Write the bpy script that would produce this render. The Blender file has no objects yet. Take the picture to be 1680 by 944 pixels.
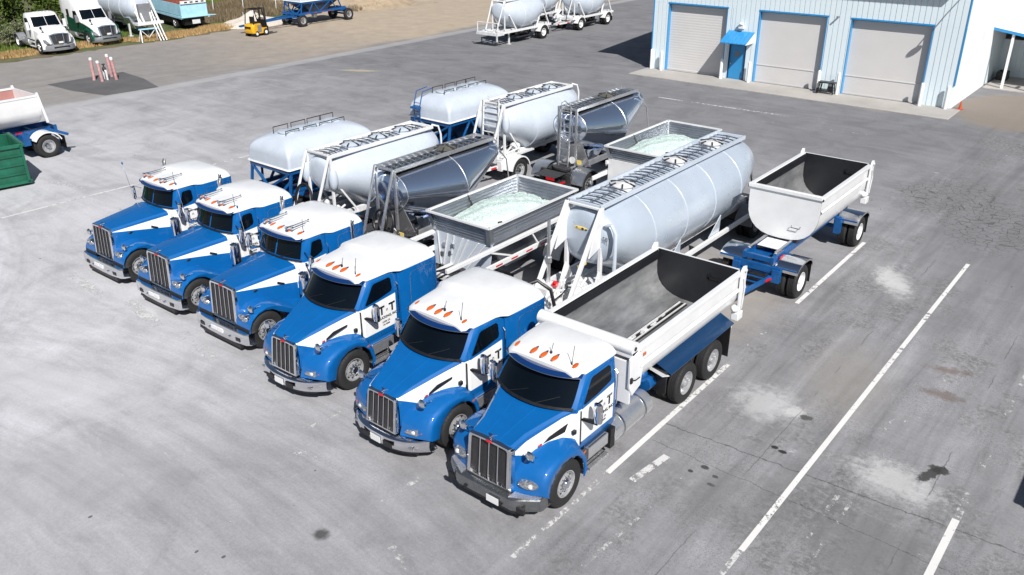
import bpy, bmesh, math, random
from mathutils import Vector, Matrix
PI = math.pi
random.seed(7)
sc = bpy.context.scene
COL = sc.collection

# ---------------------------------------------------------------- camera, world, sun, exposure
cam_d = bpy.data.cameras.new('camera')
cam = bpy.data.objects.new('camera', cam_d)
COL.objects.link(cam)
sc.camera = cam
F_PX, PITCH, ROLL, YAW, CAM_H = 1400.0, math.radians(25.3996), math.radians(-0.3315), math.radians(-39.0044), 11.28
fw = Vector((math.sin(YAW)*math.cos(PITCH), math.cos(YAW)*math.cos(PITCH), -math.sin(PITCH)))
rt = Vector((math.cos(YAW), -math.sin(YAW), 0)); up = rt.cross(fw)
rt2 = math.cos(ROLL)*rt+math.sin(ROLL)*up; up2 = -math.sin(ROLL)*rt+math.cos(ROLL)*up
cam.matrix_world = Matrix(((rt2.x, up2.x, -fw.x, 0), (rt2.y, up2.y, -fw.y, 0), (rt2.z, up2.z, -fw.z, CAM_H), (0, 0, 0, 1)))
cam_d.sensor_width = 36.0
cam_d.lens = 36.0*F_PX/1680.0
cam_d.clip_start = 0.1
cam_d.clip_end = 2000.0

SUN_EL = math.radians(44.0)
sun_to = Vector((0.83*math.cos(SUN_EL), -0.56*math.cos(SUN_EL), math.sin(SUN_EL))).normalized()
sd = bpy.data.lights.new('sun', 'SUN'); sd.energy = 5.0; sd.angle = math.radians(0.5); sd.color = (1.0, 0.965, 0.92)
so = bpy.data.objects.new('sun', sd); COL.objects.link(so)
so.rotation_euler = sun_to.to_track_quat('Z', 'Y').to_euler()
so.location = (0, 0, 60)
world = bpy.data.worlds.new('World'); sc.world = world; world.use_nodes = True
wn = world.node_tree
sky = wn.nodes.new('ShaderNodeTexSky'); sky.sky_type = 'NISHITA'; sky.sun_disc = False
sky.sun_elevation = SUN_EL
sky.sun_rotation = math.atan2(sun_to.x, sun_to.y)
sky.air_density = 1.0; sky.dust_density = 1.2
wn.links.new(sky.outputs[0], wn.nodes['Background'].inputs[0])
wn.nodes['Background'].inputs[1].default_value = 0.05
sc.view_settings.view_transform = 'Standard'
sc.view_settings.look = 'None'
sc.view_settings.exposure = 0.27
sc.view_settings.gamma = 1.0
sc.view_settings.use_curve_mapping = False

# ---------------------------------------------------------------- materials
class NT:
    """tiny helper for shader graphs"""
    def __init__(s, name):
        s.m = bpy.data.materials.new(name); s.m.use_nodes = True
        s.t = s.m.node_tree; s.b = s.t.nodes['Principled BSDF']; s.out = s.t.nodes['Material Output']
    def n(s, typ, **kw):
        x = s.t.nodes.new(typ)
        for k, v in kw.items(): setattr(x, k, v)
        return x
    def put(s, sock, v):
        if isinstance(v, bpy.types.NodeSocket): s.t.links.new(v, sock)
        else:
            if hasattr(sock.default_value, '__len__') and len(sock.default_value) == 4 and len(v) == 3: v = (*v, 1)
            sock.default_value = v
    def math(s, op, a, b=0.0, clamp=False):
        x = s.n('ShaderNodeMath', operation=op, use_clamp=clamp); s.put(x.inputs[0], a); s.put(x.inputs[1], b); return x.outputs[0]
    def mix(s, f, a, b, mode='MIX'):
        x = s.n('ShaderNodeMix', data_type='RGBA', blend_type=mode); s.put(x.inputs[0], f); s.put(x.inputs[6], a); s.put(x.inputs[7], b); return x.outputs[2]
    def ramp(s, f, stops):
        x = s.n('ShaderNodeValToRGB'); s.put(x.inputs[0], f)
        e = x.color_ramp.elements
        while len(e) < len(stops): e.new(0.5)
        for el, (p, c) in zip(e, stops):
            el.position = p; el.color = (c, c, c, 1) if not hasattr(c, '__len__') else (*c, 1)
        return x.outputs[0]
    def coord(s, kind='Object'):
        return s.n('ShaderNodeTexCoord').outputs[kind]
    def mapping(s, v, scale=(1, 1, 1), rot=(0, 0, 0), loc=(0, 0, 0)):
        x = s.n('ShaderNodeMapping'); s.put(x.inputs[0], v); x.inputs['Scale'].default_value = scale
        x.inputs['Rotation'].default_value = rot; x.inputs['Location'].default_value = loc; return x.outputs[0]
    def noise(s, v, scale, detail=4, rough=0.55, dist=0.0):
        x = s.n('ShaderNodeTexNoise'); s.put(x.inputs['Vector'], v); x.inputs['Scale'].default_value = scale
        x.inputs['Detail'].default_value = detail; x.inputs['Roughness'].default_value = rough; x.inputs['Distortion'].default_value = dist
        return x.outputs[0]
    def voro(s, v, scale, feature='F1'):
        x = s.n('ShaderNodeTexVoronoi', feature=feature); s.put(x.inputs['Vector'], v); x.inputs['Scale'].default_value = scale; return x.outputs['Distance']
    def sep(s, v):
        x = s.n('ShaderNodeSeparateXYZ'); s.put(x.inputs[0], v); return x.outputs
    def bump(s, h, strength=0.3, dist=0.01):
        x = s.n('ShaderNodeBump'); s.put(x.inputs['Height'], h); x.inputs['Strength'].default_value = strength; x.inputs['Distance'].default_value = dist
        s.t.links.new(x.outputs[0], s.b.inputs['Normal']); return x

def mat(name, col, rough=0.5, metal=0.0, coat=0.0, var=0.12, vscale=3.0, bump=0.0, bscale=60.0, alpha=None, emit=None, spec=None):
    q = NT(name); c = q.coord()
    f = q.noise(c, vscale, 5, 0.6)
    k = q.ramp(f, [(0.3, 1-var), (0.7, 1.0)])
    q.put(q.b.inputs['Base Color'], q.mix(1.0, (*col, 1), k, 'MULTIPLY'))
    rr = q.ramp(q.noise(c, vscale*2.3, 4), [(0.3, max(0.02, rough*0.8)), (0.7, min(1, rough*1.25))])
    q.put(q.b.inputs['Roughness'], rr)
    q.b.inputs['Metallic'].default_value = metal
    q.b.inputs['Coat Weight'].default_value = coat
    q.b.inputs['Coat Roughness'].default_value = 0.04
    if spec is not None: q.b.inputs['Specular IOR Level'].default_value = spec
    if bump: q.bump(q.noise(c, bscale, 3), bump, 0.01)
    return q.m

BLUE = (0.001, 0.104, 0.345)
WHITE = (0.82, 0.83, 0.84)
M = {}
M['blue'] = mat('blue_paint', BLUE, 0.5, coat=0.9, var=0.10, spec=0.2)
M['frame_blue'] = mat('blue_frame_paint', (0.004, 0.095, 0.31), 0.4, coat=0.2, var=0.35, vscale=5)
M['navy'] = mat('navy_paint', (0.003, 0.034, 0.10), 0.35, coat=0.4, var=0.15)
M['white'] = mat('white_paint', (.76, .77, .78), 0.4, coat=0.5, var=0.10, vscale=2)
M['white_dirty'] = mat('white_worn_paint', (0.74, 0.75, 0.76), 0.45, coat=0.1, var=0.3, vscale=4)
M['chrome'] = mat('chrome', (0.80, 0.81, 0.83), 0.07, metal=1.0, var=0.05)
M['steel'] = mat('brushed_steel', (0.55, 0.56, 0.58), 0.3, metal=1.0, var=0.2, vscale=6)
M['alu'] = mat('polished_aluminium', (0.80, 0.81, 0.83), 0.30, metal=0.85, var=0.12, vscale=1.5)
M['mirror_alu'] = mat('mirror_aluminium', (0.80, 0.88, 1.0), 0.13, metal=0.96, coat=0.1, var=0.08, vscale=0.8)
M['slat_alu'] = mat('satin_aluminium', (0.50, 0.53, 0.57), 0.34, metal=0.85, var=0.2, vscale=2)
M['rubber'] = mat('tyre_rubber', (0.018, 0.018, 0.019), 0.75, var=0.3, vscale=9, bump=0.3)
M['black'] = mat('black_paint', (0.012, 0.012, 0.014), 0.42, var=0.3)
M['liner'] = mat('black_liner', (0.014, 0.015, 0.02), 0.5, var=0.4, vscale=1.5)
M['mesh_dark'] = mat('dark_grille_mesh', (0.05, 0.05, 0.055), 0.5, metal=0.4, var=0.4, vscale=30)
M['glass'] = mat('dark_window_glass', (0.003, 0.006, 0.010), 0.04, var=0.4, vscale=1.5, spec=0.28)
M['rim_alu'] = mat('machined_rim', (0.62, 0.63, 0.65), 0.22, metal=0.55, coat=.5, var=0.35, vscale=11)
M['amber'] = mat('amber_lens', (0.55, 0.10, 0.01), 0.2, coat=0.8, var=0.2)
M['red'] = mat('red_lens', (0.55, 0.01, 0.015), 0.3, coat=0.4)
M['lamp'] = mat('clear_lamp_lens', (0.62, 0.64, 0.67), 0.1, coat=1.0, metal=0.75, var=0.65, vscale=22)
M['bulb'] = mat('bright_reflector', (0.85, 0.86, 0.88), 0.15, metal=0.3, coat=1.0, var=0.1)
M['grease'] = mat('dirty_machinery', (0.06, 0.06, 0.065), 0.5, metal=0.3, var=0.5, vscale=10)
M['grey'] = mat('grey_paint', (0.22, 0.23, 0.25), 0.45, var=0.25)
M['ink'] = mat('black_lettering', (0.01, 0.01, 0.01), 0.6)
M['yellow'] = mat('yellow_paint', (0.75, 0.40, 0.01), 0.35, coat=0.3, var=0.15)
M['orange'] = mat('orange_plastic', (0.45, 0.09, 0.03), 0.5)
M['green'] = mat('green_container_paint', (0.008, 0.13, 0.075), 0.5, var=0.5, vscale=2)
M['dkgreen'] = mat('dark_green_paint', (0.003, 0.07, 0.04), 0.3, coat=0.5)
M['pink'] = mat('faded_red_paint', (0.58, 0.33, 0.33), 0.7, var=0.5, vscale=6)
M['ltblue'] = mat('light_blue_paint', (0.38, 0.66, 0.80), 0.5, var=0.2, vscale=2)
M['rust'] = mat('rusty_steel', (0.25, 0.06, 0.03), 0.8, var=0.5, vscale=5)
M['reflector_white'] = mat('white_reflector', (0.8, 0.8, 0.8), 0.4)

def swoosh(name, regions):
    """blue paint with white painted areas; a region is a list of (ax, ay, az, d): ax*|x|+ay*y+az*z+d > 0"""
    q = NT(name); c = q.coord(); X, Y, Z = q.sep(c)
    ax = q.math('ABSOLUTE', X)
    tot = None
    for reg in regions:
        r = None
        for a, b, cc, d in reg:
            e = q.math('ADD', q.math('ADD', q.math('MULTIPLY', ax, a), q.math('MULTIPLY', Y, b)), q.math('ADD', q.math('MULTIPLY', Z, cc), d))
            g = q.math('GREATER_THAN', e, 0.0)
            r = g if r is None else q.math('MULTIPLY', r, g)
        tot = r if tot is None else q.math('MAXIMUM', tot, r)
    k = q.ramp(q.noise(q.mapping(c, (1, 1, .35)), 3.5, 7, .65), [(0.32, (0.93, 0.93, 0.92)), (0.62, 1.0)])
    q.put(q.b.inputs['Base Color'], q.mix(1.0, q.mix(tot, BLUE, WHITE), k, 'MULTIPLY'))
    q.b.inputs['Roughness'].default_value = 0.5
    q.b.inputs['Specular IOR Level'].default_value = 0.2
    q.b.inputs['Coat Weight'].default_value = 0.9; q.b.inputs['Coat Roughness'].default_value = 0.025
    return q.m
M['aero_paint'] = swoosh('blue_white_paint_aero', [
    [(1, 0, 0, -0.40), (0, -1, 0, 1.80), (0, 0.27, -1, 1.395), (0, 0.5, 1, -1.60)],
    [(0, 1, 0, -1.75), (0, -1, 0, 2.99), (0, 0.06, -1, 1.80), (0, 0, 1, -1.14)]])
M['classic_paint'] = swoosh('blue_white_paint_classic', [
    [(1, 0, 0, -0.38), (0, -1, 0, 2.15), (0, 0.055, -1, 1.60), (0, 0.16, 1, -1.66)],
    [(0, 1, 0, -2.10), (0, -1, 0, 3.02), (0, 0.05, -1, 1.78), (0, 0.0, 1, -1.14)]])

# ---------------------------------------------------------------- mesh builder
def V(*a): return Vector(a)
class MB:
    def __init__(s): s.bm = bmesh.new(); s.mi = 0
    def m(s, i): s.mi = i; return s
    def _f(s, vs):
        try:
            f = s.bm.faces.new(vs); f.material_index = s.mi; return f
        except ValueError: return None
    def face(s, pts): return s._f([s.bm.verts.new(p) for p in pts])
    def box(s, x0, x1, y0, y1, z0, z1, mtx=None):
        v = [s.bm.verts.new((mtx @ Vector((x, y, z))) if mtx else (x, y, z)) for x in (x0, x1) for y in (y0, y1) for z in (z0, z1)]
        for q in ((0, 1, 3, 2), (4, 6, 7, 5), (0, 4, 5, 1), (2, 3, 7, 6), (0, 2, 6, 4), (1, 5, 7, 3)): s._f([v[i] for i in q])
        return s
    def loft(s, rings, closed=True, caps=True):
        R = [[s.bm.verts.new(p) for p in r] for r in rings]
        n = len(R[0])
        for a, b in zip(R, R[1:]):
            for i in range(n if closed else n-1):
                j = (i+1) % n
                s._f([a[i], a[j], b[j], b[i]])
        if caps and closed:
            s._f(R[0][::-1]); s._f(R[-1])
        return s
    def tube(s, pts, r, n=8, closed=False):
        pts = [Vector(p) for p in pts]; rings = []
        N = len(pts); u = None
        for i, p in enumerate(pts):
            if closed: t = pts[(i+1) % N]-pts[i-1]
            else: t = pts[min(i+1, N-1)]-pts[max(i-1, 0)]
            t.normalize()
            if u is None: u = t.orthogonal().normalized()
            else:
                u = u-t*u.dot(t)
                u = u.normalized() if u.length > 1e-6 else t.orthogonal().normalized()
            w = t.cross(u)
            rr = r[i] if hasattr(r, '__len__') else r
            rings.append([p+(u*math.cos(k*2*PI/n)+w*math.sin(k*2*PI/n))*rr for k in range(n)])
        if closed: rings.append(rings[0])
        return s.loft(rings, True, not closed)
    def bar(s, p0, p1, w, h=None, upv=(0, 0, 1)):
        """rectangular bar between two points"""
        p0, p1 = Vector(p0), Vector(p1); h = h or w
        t = (p1-p0).normalized(); upv = Vector(upv)
        sx = t.cross(upv)
        if sx.length < 1e-3: sx = t.cross(Vector((0, 1, 0)))
        sx.normalize(); sz = sx.cross(t)
        rg = [[p+sx*a*w/2+sz*b*h/2 for a, b in ((-1, -1), (1, -1), (1, 1), (-1, 1))] for p in (p0, p1)]
        return s.loft(rg)
    def cyl(s, p0, p1, r0, r1=None, n=16): return s.tube([p0, p1], [r0, r0 if r1 is None else r1], n)
    def lathe(s, prof, o, axis, n=24, caps=True):
        """prof: list of (radius, distance along axis)"""
        o = Vector(o); a = Vector(axis).normalized(); u = a.orthogonal().normalized(); w = a.cross(u)
        rings = [[o+a*h+(u*math.cos(k*2*PI/n)+w*math.sin(k*2*PI/n))*max(r, 1e-4) for k in range(n)] for r, h in prof]
        return s.loft(rings, True, caps)
    def ball(s, c, r, n=12, m_=8):
        c = Vector(c); r = Vector(r) if hasattr(r, '__len__') else Vector((r, r, r))
        rings = [[c+Vector((r.x*math.sin(t)*math.cos(k*2*PI/n), r.y*math.sin(t)*math.sin(k*2*PI/n), r.z*math.cos(t))) for k in range(n)] for t in [max(0.01, min(PI-0.01, i*PI/m_)) for i in range(m_+1)]]
        return s.loft(rings)
    def prism(s, pts, vec):
        vec = Vector(vec); a = [Vector(p) for p in pts]
        return s.loft([a, [p+vec for p in a]])
    def build(s, name, mats, parent=None, bevel=0.0, ang=35, loc=(0, 0, 0), solid=0.0, segs=2):
        bm = s.bm
        bmesh.ops.recalc_face_normals(bm, faces=bm.faces[:])
        ca = math.radians(ang)
        for f in bm.faces: f.smooth = True
        for e in bm.edges:
            e.smooth = len(e.link_faces) == 2 and e.calc_face_angle(0) < ca
        me = bpy.data.meshes.new(name); bm.to_mesh(me); bm.free()
        if not isinstance(mats, (list, tuple)): mats = [mats]
        for k in mats: me.materials.append(M[k] if isinstance(k, str) else k)
        o = bpy.data.objects.new(name, me); COL.objects.link(o)
        o.location = loc
        if parent is not None: o.parent = parent
        if solid:
            d = o.modifiers.new('solid', 'SOLIDIFY'); d.thickness = solid; d.offset = 0
        if bevel:
            d = o.modifiers.new('bevel', 'BEVEL'); d.width = bevel; d.segments = segs; d.limit_method = 'ANGLE'; d.angle_limit = math.radians(40); d.harden_normals = False
        return o

def thing(name, label, cat, loc=(0, 0, 0), rz=0.0, group=None):
    o = bpy.data.objects.new(name, None); COL.objects.link(o); o.empty_display_size = 0.3
    o.location = loc; o.rotation_euler = (0, 0, rz); o['label'] = label; o['category'] = cat
    if group: o['group'] = group
    return o
def tag(o, label, cat, group=None, kind=None):
    if label: o['label'] = label
    if cat: o['category'] = cat
    if group: o['group'] = group
    if kind: o['kind'] = kind
    return o
def structure(o): o['kind'] = 'structure'; return o
def kids(o): return [c for c in COL.objects if c.parent == o]
def dup(o, loc=None, rz=None, label=None, group=None, parent=None):
    c = o.copy(); COL.objects.link(c)
    if parent is not None: c.parent = parent
    if loc is not None: c.location = loc
    if rz is not None: c.rotation_euler = (0, 0, rz)
    if label: c['label'] = label
    if group: c['group'] = group
    for k in kids(o): dup(k, parent=c)
    return c
def lerp(a, b, t): return a+(b-a)*t
def text(s, size, pos, ax, ay, mat_, parent, name='lettering', align='CENTER', depth=0.002, sp=1.0, bold=0.0):
    cu = bpy.data.curves.new(name, 'FONT'); cu.body = s; cu.size = size; cu.extrude = depth; cu.align_x = align; cu.align_y = 'CENTER'
    cu.space_character = sp; cu.offset = bold
    t = bpy.data.objects.new(name, cu); COL.objects.link(t)
    bpy.context.view_layer.update()
    me = bpy.data.meshes.new_from_object(t.evaluated_get(bpy.context.evaluated_depsgraph_get()))
    bpy.data.objects.remove(t)
    ax, ay = Vector(ax), Vector(ay); az = ax.cross(ay)
    me.transform(Matrix(((ax.x, ay.x, az.x, pos[0]), (ax.y, ay.y, az.y, pos[1]), (ax.z, ay.z, az.z, pos[2]), (0, 0, 0, 1))))
    me.materials.clear(); me.materials.append(M[mat_])
    o = bpy.data.objects.new(name, me); COL.objects.link(o); o.parent = parent
    return o

# ---------------------------------------------------------------- wheels (shared meshes)
def wheel_kit():
    kit = {}
    R = 0.515
    def tyre(w):
        mb = MB()
        h = w/2
        prof = [(0.29, -h+0.02), (0.33, -h-0.005), (0.42, -h-0.012), (0.48, -h+0.004), (R-0.012, -h+0.02), (R, -h+0.045)]
        k = 4
        for i in range(k):  # tread ribs with grooves
            a = lerp(-h+0.05, h-0.05, i/k); b = lerp(-h+0.05, h-0.05, (i+1)/k)
            prof += [(R, a+0.006), (R, b-0.008)]
            if i < k-1: prof += [(R-0.014, b-0.006), (R-0.014, b+0.006)]
        prof += [(R, h-0.045), (R-0.012, h-0.02), (0.48, h-0.004), (0.42, h+0.012), (0.33, h+0.005), (0.29, h-0.02)]
        mb.lathe(prof, (0, 0, 0), (1, 0, 0), 40, False)
        return mb
    def obj_mesh(mb, name, mats, bevel=0):
        o = mb.build(name, mats, None, bevel); me = o.data; bpy.data.objects.remove(o); return me
    kit['tyre'] = obj_mesh(tyre(0.27), 'tyre', 'rubber')
    # steer rim: face at +x side, domed outwards with hand holes
    def rim(kind, m_):
        mb = MB()
        if kind == 'steer':
            prof = [(0.298, 0.10), (0.292, 0.125), (0.275, 0.125), (0.262, 0.06), (0.24, 0.045), (0.19, 0.085), (0.125, 0.10), (0.12, 0.06), (0.0, 0.06)]
        else:
            prof = [(0.298, 0.10), (0.292, 0.125), (0.275, 0.125), (0.262, 0.05), (0.25, 0.005), (0.19, -0.01), (0.14, -0.01), (0.13, -0.03), (0.0, -0.03)]
        mb.lathe(prof, (0, 0, 0), (1, 0, 0), 40, False)
        z = 0.066 if kind == 'steer' else -0.008
        mb.m(1)
        for i in range(10):
            a = i*PI/5+0.2
            mb.cyl((z, 0.222*math.cos(a), 0.222*math.sin(a)), (z+0.004, 0.222*math.cos(a), 0.222*math.sin(a)), 0.026 if kind == 'steer' else 0.018, n=8)
        return obj_mesh(mb, 'rim', [m_, 'black'])
    kit['rim_steer'] = rim('steer', 'rim_alu'); kit['rim_drive'] = rim('drive', 'rim_alu'); kit['rim_white'] = rim('drive', 'white'); kit['rim_steel'] = rim('drive', 'rim_alu')
    def hub(z0, L, m_):
        mb = MB()
        mb.lathe([(0.115, z0), (0.11, z0+L*0.6), (0.085, z0+L), (0.0, z0+L+0.01)], (0, 0, 0), (1, 0, 0), 20)
        for i in range(10):
            a = i*PI/5
            mb.cyl((z0, 0.155*math.cos(a), 0.155*math.sin(a)), (z0+0.05, 0.155*math.cos(a), 0.155*math.sin(a)), 0.017, 0.012, 6)
        return obj_mesh(mb, 'wheel', [m_])
    kit['hub_steer'] = hub(0.08, 0.08, 'chrome'); kit['hub_drive'] = hub(-0.02, 0.15, 'rim_alu'); kit['hub_white'] = hub(-0.05, 0.15, 'white')
    kit['hub_steel'] = hub(-0.05, 0.16, 'steel')
    return kit
KIT = wheel_kit()
def wheel(parent, x, y, kind='steer', dual=False, r=0.515):
    """x = outer face of the tyre (signed)"""
    s = 1 if x > 0 else -1
    o = bpy.data.objects.new('wheel', KIT['hub_'+kind]); COL.objects.link(o); o.parent = parent
    o.location = (x-s*0.147, y, r); o.scale = (r/0.515,)*3
    o.rotation_euler = (random.random()*6 if s > 0 else random.random()*6, 0, 0 if s > 0 else PI)
    def sub(n, me, dx=0):
        c = bpy.data.objects.new(n, me); COL.objects.link(c); c.parent = o; c.location = (dx, 0, 0)
    sub('tyre', KIT['tyre']); sub('rim', KIT['rim_'+kind])
    if dual: sub('tyre', KIT['tyre'], -0.33)
    return o
# ================================================================ truck building blocks (local: front bumper y=0, +y to the rear)
def cab_ring(z, yc, ys, yr, wf, w, r=0.10):
    pts = []
    for i in range(11):
        t = -1+i*0.2
        pts.append(V(t*wf, yc+(ys-yc)*abs(t)**2.2, z))
    rr = [(w, ys+0.12), (w, yr-r), (w-r*0.3, yr-r*0.3), (w-r, yr), (0, yr), (-w+r, yr), (-w+r*0.3, yr-r*0.3), (-w, yr-r), (-w, ys+0.12)]
    return pts+[V(x, y, z) for x, y in rr]

def make_cab(t, paint, p):
    """cab shell, windshield, doors, visor"""
    zb, zt = p['belt'], p['top']; wb, wt = p['wb'], p['wt']; yr = p['yr']
    (yc0, ys0), (yc1, ys1) = p['base'], p['head']
    mb = MB()
    mb.loft([cab_ring(0.98, ys0+0.02, ys0+0.05, yr, wb-0.03, wb), cab_ring(1.05, ys0, ys0+0.03, yr, wb-0.02, wb+0.01), cab_ring(zb, yc0, ys0, yr, wb-0.03, wb),
             cab_ring(zt, yc1, ys1, yr, wt-0.04, wt), cab_ring(zt+0.05, yc1+0.03, ys1+0.03, yr, wt-0.07, wt-0.03)])
    mb.build('cab', paint, t)
    # windshield
    def front(u, tt, off=0.0):
        z = lerp(zb, zt, u); yc, ys, w = lerp(yc0, yc1, u), lerp(ys0, ys1, u), lerp(wb-0.03, wt-0.04, u)
        return V(tt*w*(1.0), yc+(ys-yc)*abs(tt)**2.2-off, z+off*0.5)
    g = MB(); N = 14
    if p.get('split'):
        for a, b in ((-0.90, -0.03), (0.03, 0.90)):
            g.loft([[front(u, lerp(a, b, i/6), 0.010) for i in range(7)] for u in (0.08, 0.35, 0.65, 0.93)], False, False)
    else:
        lo = 0.03
        g.loft([[front(lo+(0.95-lo)*u, lerp(-0.93, 0.93, i/N)*(1-0.02*(abs(u-0.5)*2)**6), 0.010) for i in range(N+1)] for u in (0, 0.06, 0.3, 0.6, 0.9, 1.0)], False, False)
    ws = g.build('windshield', 'glass', t)
    for tt in (-0.45, 0.25):
        g = MB()
        a, b = front(0.04, tt, 0.02), front(0.32, tt+0.42, 0.025)
        g.tube([a, lerp(a, b, 0.5)+V(0, -0.01, 0), b], 0.009, 5)
        g.build('wiper', 'black', ws)
    # dark cowl under the windshield
    g = MB()
    g.loft([[front(-0.03, -0.97+i*1.94/12, 0.02)+V(0, -0.01, 0.0) for i in range(13)], [front(0.035, -0.95+i*1.9/12, 0.012) for i in range(13)]], False, False)
    g.build('cowl', 'black', t)
    # doors with window
    for s in (-1, 1):
        def sx(z): return s*(lerp(wb, wt, max(0, (z-zb)/(zt-zb))) if z > zb else wb)
        def ya(z): return lerp(ys0, ys1, (z-zb)/(zt-zb))+0.10 if z > zb else ys0+0.12
        d = MB()
        gs = MB(); gs.tube([(s*(wb+.01), p['door_end']+.07, zb-.55), (s*(wb+.05), p['door_end']+.07, zb-.5), (s*(wb+.05), p['door_end']+.07, zb+.25), (s*(wb-.01), p['door_end']+.07, zb+.3)], .014, 6); gs.build('grab_handle', 'chrome', t)
        zz = [1.06, 1.12, zb-0.25, zb, lerp(zb, zt, .5), zt-0.06]
        pts = [[V(sx(z)+s*0.008, lerp(ya(z)+0.02, p['door_end'], i/4), z) for i in range(5)] for z in zz]
        d.loft(pts, False, False)
        door = d.build('door', paint, t, solid=0.016)
        w = MB()
        z0, z1 = zb+0.03, zt-0.10
        f0, f1 = ya(z0)+0.07, ya(z1)+0.07; e = p['door_end']-0.08
        outl = [(f0, z0+0.02), (lerp(f0, f1, .93), z1-0.03), (f1+0.05, z1), (e-0.05, z1), (e, z1-0.05), (e, z0+0.16), (e-0.04, z0+0.10), (lerp(f0, e, .5), z0+0.03), (f0+0.04, z0)]
        w.prism([V(sx(z)+s*0.017, y, z) for y, z in outl], (s*0.008, 0, 0))
        w.build('door_window', 'glass', door)
        hb = MB(); hb.box(s*(wb+0.015)-0.012, s*(wb+0.015)+0.012, p['door_end']-0.26, p['door_end']-0.09, zb-0.20, zb-0.165)
        hb.build('door_handle', 'chrome', door, bevel=0.004)
        if p.get('logo', True):
            sg = 1 if s > 0 else -1
            AX = (0, sg, 0); ym = lerp(ys0+0.15, p['door_end'], 0.70); xx = s*(wb+0.019)
            text('T  T', 0.31, (xx, ym, zb-0.30), AX, (0, 0, 1), 'ink', door, bold=0.012)
            text('n', 0.14, (xx, ym, zb-0.31), AX, (0, 0, 1), 'ink', door)
            text('TRUCKING, INC.', 0.095, (xx, ym, zb-0.50), AX, (0, 0, 1), 'ink', door, bold=0.003)
            text('LODI, CA', 0.062, (xx, ym-0.05, zb-0.62), AX, (0, 0, 1), 'ink', door, bold=0.002)
            text('CA 95240', 0.055, (xx, ym-0.05, zb-0.70), AX, (0, 0, 1), 'ink', door, bold=0.002)
    # sun visor
    v = MB()
    dv = p.get('visor', 0.22)*.95
    a = [front(0.99, -1.0+i*2/14, -0.01)+V(0, 0, 0.03) for i in range(15)]
    b = [front(0.86, -1.02+i*2.04/14, dv*0.62) for i in range(15)]
    mid = [lerp(x, y, .45)+V(0, -0.035, 0.04) for x, y in zip(a, b)]
    v.loft([a, mid, b], False, False)
    v.build('sun_visor', 'visor_blue', t, solid=0.02)
    v = MB(); v.tube([q+V(0, -0.005, -0.006) for q in b], 0.012, 5); v.build('visor_trim', 'chrome', t)
    return front

def marker_lights(t, pts, mat_='amber', size=1.0):
    for x, y, z in pts:
        mb = MB()
        mb.ball((x, y+0.05*size, z), (0.042*size, 0.105*size, 0.035*size), 10, 6)
        o = mb.build('marker_light', 'amber', t)
        mb = MB(); mb.ball((x, y+0.12*size, z-0.004), (0.034*size, 0.085*size, 0.032*size), 8, 5); mb.build('lamp_base', 'chrome', o)

def mirror(t, s, x, y, z, h=0.46, w=0.20, arm_from=None, twin=False, col='chrome'):
    mb = MB()
    def shell(zc, hh):
        rings = []
        for k, (dz, f) in enumerate(((-.5, .55), (-.46, .85), (-.3, 1), (.3, 1), (.46, .88), (.5, .6))):
            rings.append([V(x+s*0.0+math.cos(a)*w*0.5*f, y+math.sin(a)*(0.085*f if math.sin(a) < 0 else 0.02), zc+dz*hh) for a in [i*2*PI/14 for i in range(14)]])
        mb.loft(rings)
    shell(z, h)
    o = mb.build('mirror', col, t)
    mb = MB(); mb.box(x-w*0.42, x+w*0.42, y+0.018, y+0.024, z-h*0.42, z+h*0.42); mb.build('mirror_glass', 'glass', o)
    mb = MB(); f = arm_from or (s*(abs(x)-0.35), y+0.05, z)
    mb.bar(f, (x, y, z-h*0.55), 0.05, 0.05); mb.bar(f, (x, y, z-h*0.40), 0.05, 0.03)
    if twin: mb.bar((f[0], f[1], z+h*.5), (x, y, z+h*.52), 0.025); mb.tube([(x, y, z+h*.5), (x, y, z-h*.6)], 0.012, 6)
    mb.build('mirror_arm', 'black' if col == 'chrome' and not twin else 'chrome', t)

def hood_mirror(t, s, base, top):
    mb = MB(); b, e = V(*base), V(*top)
    mb.tube([b, lerp(b, e, .5)+V(s*0.05, -0.03, 0.06), e], 0.012, 6)
    mb.tube([b+V(0, 0.22, 0), e], 0.009, 6)
    mb.build('mirror_stalk', 'chrome', t)
    mb = MB(); mb.lathe([(0.005, -0.055), (0.06, -0.045), (0.10, -0.01), (0.105, 0.025), (0.0, 0.03)], e, (0, 1, 0.1), 18)
    mb.build('hood_mirror', 'chrome', t)

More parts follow.
